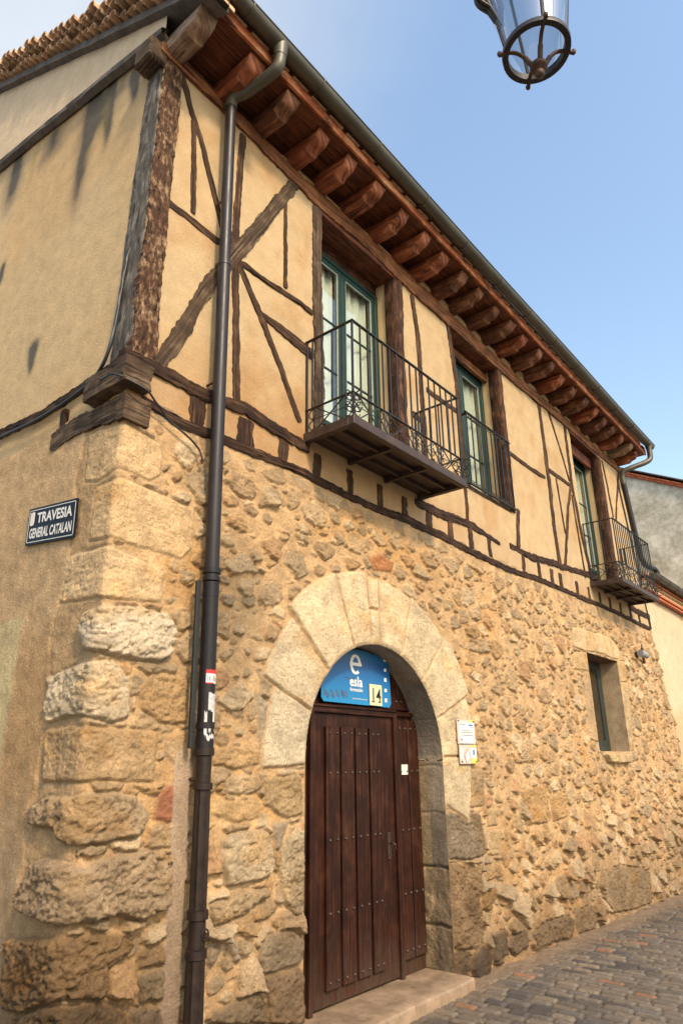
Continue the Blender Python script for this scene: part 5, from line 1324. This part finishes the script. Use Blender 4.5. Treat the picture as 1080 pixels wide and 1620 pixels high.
random.seed(2)
while y < 7:
    l = .27; z = gx(y); o = MB().box((15.93, 0, 0), (16.25, l-.012, .055), .004); sl3 = math.atan(.527)
    o.xf(lambda p: (p[0], y+p[1]*math.cos(sl3), z+p[1]*math.sin(sl3)+p[2]+.004)); mb.add(o.v, o.f)
    o = MB().box((15.90, 0, 0), (16.25, l-.012, .05), .004); o.xf(lambda p: (p[0], y+.1+p[1]*math.cos(sl3), z+.053+p[1]*math.sin(sl3)+p[2]+.062)); mb.add(o.v, o.f)
    y += l*math.cos(sl3)
mb.build('brick_coping', M['brick'], gh)
mb = MB(); V = [(15.86, -.7, gx(-.7)+.18), (15.86, 7, gx(7)+.18), (26, 7, gx(7)+.18), (26, -.7, gx(-.7)+.18)]
mb.add(V+[(a, b, c+.03) for a, b, c in V], [(0, 1, 2, 3), (4, 5, 6, 7), (0, 1, 5, 4), (1, 2, 6, 5), (2, 3, 7, 6), (3, 0, 4, 7)]); mb.build('roof', M['mortar'], gh)

# ================================================================ ground
def street():
    xs = np.concatenate([np.arange(-7, 2.2, .05), np.arange(2.2, 9, .014), np.arange(9, 26, .035)]); ys = np.concatenate([np.arange(-6.5, -3.0, .06), np.arange(-3.0, .2, .014)])
    A, B = np.meshgrid(xs, ys, indexing='ij')
    wa = A+.035*fbm(A*1.0, B*1.0, 601, 3)+.009*fbm(A*9, B*9, 602, 2); wb = B+.035*fbm(A*1.0+9, B*1.0, 603, 3)+.009*fbm(A*8+4, B*8, 604, 2)
    # rows run across the street (along y), setts .12 wide in x and about .22 long in y
    rw = .108; r = np.floor(wa/rw); fx = wa/rw-r
    ln = .17+.08*_h(r, r*0, 611); off = _h(r, r*0, 612)*.3; yy = (wb+off)/ln; c = np.floor(yy+.25*(_h(r, np.floor(yy), 613)-.5)); fy = np.clip(yy-np.floor(yy), 0, 1)
    c = np.floor(yy); ex = np.minimum(fx, 1-fx)*rw; ey = np.minimum(fy, 1-fy)*ln
    jt = .006+.006*_h(r, c, 615)
    e = np.minimum(ex, ey)-.0; cr = np.minimum(ex, ey)*.6+.4*np.hypot(np.minimum(ex, .02), np.minimum(ey, .02))/1.41
    m = sst(jt-.003, jt+.010, cr)
    t1, t2, t3 = _h(r, c, 621), _h(r, c, 622), _h(r, c, 623)
    wear = np.clip(.55+.6*fbm(A*.7, B*.7, 631, 3), 0, 1)          # some areas are filled with dirt
    H = m*(.022+.012*t1+.05*(t2-.5)*(fx-.5)*rw+.06*(t3-.5)*(fy-.5)*ln)*(.45+.55*wear)+.003*fbm(A*20, B*20, 633, 3)+.010*fbm(A*1.5, B*1.5, 635, 2)
    C = np.zeros(A.shape+(3,)); C[:] = (0.085, 0.062, 0.042); base = np.array([(0.17,.145,.125), (0.135,.118,.105), (0.20,.16,.125), (0.155,.128,.108), (0.105,.098,.095), (0.185,.15,.12), (0.06,.06,.066), (0.165,.14,.12)])
    pc = base[(t3*7.99).astype(int)]*(.85+.35*t1)[..., None]; rd = (t2 > .972); pc[rd] = (.30, .15, .09)
    mm = (m*(.35+.65*wear))[..., None]; C = (C*(1-mm)+pc*mm)*0.85*np.array((1.0, 1.0, 0.94)); C *= (1+.15*fbm(A*9, B*9, 637, 4))[..., None]
    near = sst(-.42, -.05, B+.12*fbm(A*2, B*2, 639, 3)); H = H*(1-.8*near)+.012*near*fbm(A*7, B*7, 641, 3)+.02*near; C = C*(1-near[..., None])+(np.array((.19, .13, .08))*(1+.25*fbm(A*12, B*12, 643, 3))[..., None])*near[..., None]
    Z = ground_z(A)+H-.012
    o = grid_mesh('street', np.stack([A, B, Z], -1), np.ones((len(xs)-1, len(ys)-1), bool), C, np.zeros(A.shape), M['cobble'], None)
    tag(o, None, None, None, 'structure')
m_, N_, L_, P_ = newmat('worn_setts'); at_ = N_.new('ShaderNodeAttribute'); at_.attribute_name = 'Col'; t_ = N_.new('ShaderNodeTexCoord').outputs['Object']
n_ = noise(N_, L_, t_, 45, 6, .7); L_.new(mixc(N_, L_, 1.0, at_.outputs['Color'], ramp(N_, L_, n_, [(.3, (.7,)*3), (.7, (1.3,)*3)]), 'MULTIPLY'), P_.inputs['Base Color'])
L_.new(ramp(N_, L_, n_, [(.3, (.5,)*3), (.7, (.75,)*3)]), P_.inputs['Roughness']); P_.inputs['Specular IOR Level'].default_value = .45
L_.new(bump(N_, L_, n_, .5, .008), P_.inputs['Normal']); M['cobble'] = m_
street()
g = MB(); g.add([(-1500, -1500, -.75), (1500, -1500, -.75), (1500, 1500, -.75), (-1500, 1500, -.75)], [(0, 1, 2, 3)])
tag(g.build('ground', mat_plain('distant_ground', (0.20, 0.17, 0.14), .9, 0, .2, .5), None), None, None, None, 'structure')
def lane():
    xs = np.arange(-7, .05, .05); ys = np.arange(.19, 12, .06); A, B = np.meshgrid(xs, ys, indexing='ij')
    C = np.zeros(A.shape+(3,)); C[:] = (.15, .125, .10); C *= (1+.2*fbm(A*3, B*3, 651, 4))[..., None]
    tag(grid_mesh('side_lane', np.stack([A, B, -.035+.012*fbm(A*6, B*6, 653, 3)], -1), np.ones((len(xs)-1, len(ys)-1), bool), C, np.zeros(A.shape), M['cobble'], None), None, None, None, 'structure')
lane()

# ================================================================ street lamp
LX, LY, LZ = 0.02, -3.03, 4.82
sp = thing('street_lamp', 'black iron lantern with glass sides hanging over the street from a tall lamp post', 'street lamp', (LX, -5.80, -.03))
c0 = Vector((LX, LY, LZ))
mb = MB(); R_ = .140; V = []; Fs = []; n = 40
for j in range(n):
    a = 2*PI*j/n
    for (dr, dz) in ((-.016, -.016), (.010, -.016), (.012, .006), (-.002, .022), (-.016, .020)): V.append((LX+(R_+dr)*math.cos(a), LY+(R_+dr)*math.sin(a), LZ+dz))
for j in range(n):
    for q in range(5): Fs.append((j*5+q, j*5+(q+1) % 5, ((j+1) % n)*5+(q+1) % 5, ((j+1) % n)*5+q))
mb.add(V, Fs); mb.build('bottom_ring', M['iron'], sp, smooth=50)
mb = MB()
for k_ in range(4):
    a = math.radians(128+90*k_); d = Vector((math.cos(a), math.sin(a), 0)); up3 = Vector((0, 0, 1))
    pts = [c0+d*(R_+.026)-up3*.012, c0+d*(R_+.022)-up3*.02, c0+d*(R_-.01)-up3*.008, c0+d*(R_-.05)-up3*.012, c0+d*(R_-.085)-up3*.045, c0+d*.03-up3*.090, c0+d*.012-up3*.10]
    mb.tube(smoothpath(pts, 5), [.011]*5+[.009]*15+[.012]*11, 7); mb.lathe(tuple(c0+d*(R_+.026)-up3*.012), [(.001, -.012), (.009, -.008), (.012, 0), (.009, .008), (.001, .012)], 10)
mb.build('curved_arms', M['rust'], sp, smooth=60)
mb = MB(); mb.lathe(tuple(c0), [(.001, -.075), (.022, -.078), (.036, -.092), (.040, -.104), (.034, -.114), (.012, -.120), (.010, -.126), (.018, -.132), (.022, -.145), (.018, -.158), (.008, -.165), (.001, -.167)], 18); mb.build('finial', M['rust'], sp, smooth=60)
LH = .78
def lr(z): return .130+.14*z
mb = MB(); nn = 8; V = []; Fs = []
for z_ in (.015, LH):
    for j in range(nn*4): a = 2*PI*j/(nn*4); V.append((LX+lr(z_)*math.cos(a), LY+lr(z_)*math.sin(a), LZ+z_))
for j in range(nn*4): Fs.append((j, (j+1) % (nn*4), nn*4+(j+1) % (nn*4), nn*4+j))
mb.add(V, Fs); mb.build('glass_globe', M['lglass'], sp, smooth=180)
mb = MB()
for k_ in range(4):
    a = math.radians(128+90*k_); d = Vector((math.cos(a), math.sin(a), 0))
    mb.tube([c0+d*(lr(.0)+.004), c0+d*(lr(LH)+.004)+Vector((0, 0, LH))], .008, 6)
mb.tube([c0+Vector((lr(LH)*math.cos(2*PI*j/32), lr(LH)*math.sin(2*PI*j/32), LH)) for j in range(32)], .014, 6, closed=True); mb.build('glass_bars', M['iron'], sp)
mb = MB(); mb.lathe(tuple(c0), [(.001, LH+.03), (.25, LH+.005), (.285, LH+.005), (.29, LH+.025), (.25, LH+.07), (.16, LH+.15), (.10, LH+.21), (.085, LH+.25), (.10, LH+.28), (.07, LH+.32), (.03, LH+.37), (.001, LH+.39)], 28); mb.build('lantern_roof', M['iron'], sp, smooth=50)
mb = MB(); mb.tube([c0+Vector((0, 0, LH)), c0+Vector((0, 0, LH-.12))], .03, 12); mb.build('lamp_socket', M['camw'], sp)
mb = MB(); mb.lathe(tuple(c0), [(.02, LH-.11), (.045, LH-.17), (.055, LH-.22), (.045, LH-.27), (.001, LH-.29)], 16); mb.build('bulb', M['white'], sp, smooth=180)
# scrolled leaf bracket running up one side of the glass
mb = MB(); d = Vector((math.cos(math.radians(135)), math.sin(math.radians(135)), 0)); up3 = Vector((0, 0, 1)); tn = Vector((-d.y, d.x, 0))
for off, ln_ in ((-.028, .9), (0, 1.0), (.028, .9)):
    bs_ = lambda z_, o: c0+d*(lr(z_)+o*ln_)+up3*z_+tn*off*(.3+z_)
    mb.tube(smoothpath([bs_(.13, .006), bs_(.20, .022), bs_(.28, .045), bs_(.36, .058), bs_(.46, .07), bs_(.60, .08), bs_(.78, .05)], 5), [.003]*4+[.007]*5+[.011]*22, 7)
    mb.tube(smoothpath([bs_(.24, .03), bs_(.28, .075), bs_(.32, .085), bs_(.345, .07), bs_(.33, .05)], 5), .007, 6)
    mb.tube(smoothpath([bs_(.32, .05), bs_(.37, .10), bs_(.43, .115), bs_(.47, .09), bs_(.45, .07)], 5), .008, 6)
    mb.tube(smoothpath([bs_(.42, .06), bs_(.50, .13), bs_(.58, .14), bs_(.62, .10)], 5), .008, 6)
mb.build('scroll_bracket', M['iron'], sp, smooth=60)
mb = MB(); mb.tube(smoothpath([(LX, LY, LZ+1.15), (LX, LY, LZ+1.32), (LX, LY-.15, LZ+1.48), (LX, LY-.6, LZ+1.50), (LX, LY-1.7, LZ+1.36), (LX, -5.80, LZ+.95)], 6), .022, 8); mb.build('bracket_arm', M['iron'], sp, smooth=60)
mb = MB(); mb.lathe((LX, -5.80, 0), [(.001, -.04), (.16, -.04), (.16, .10), (.11, .16), (.09, .7), (.10, .72), (.06, .80), (.045, 3.5), (.04, 5.85), (.06, 5.9), (.02, 6.02), (.001, 6.05)], 16); mb.build('post', M['iron'], sp, smooth=50)

bpy.context.view_layer.update()
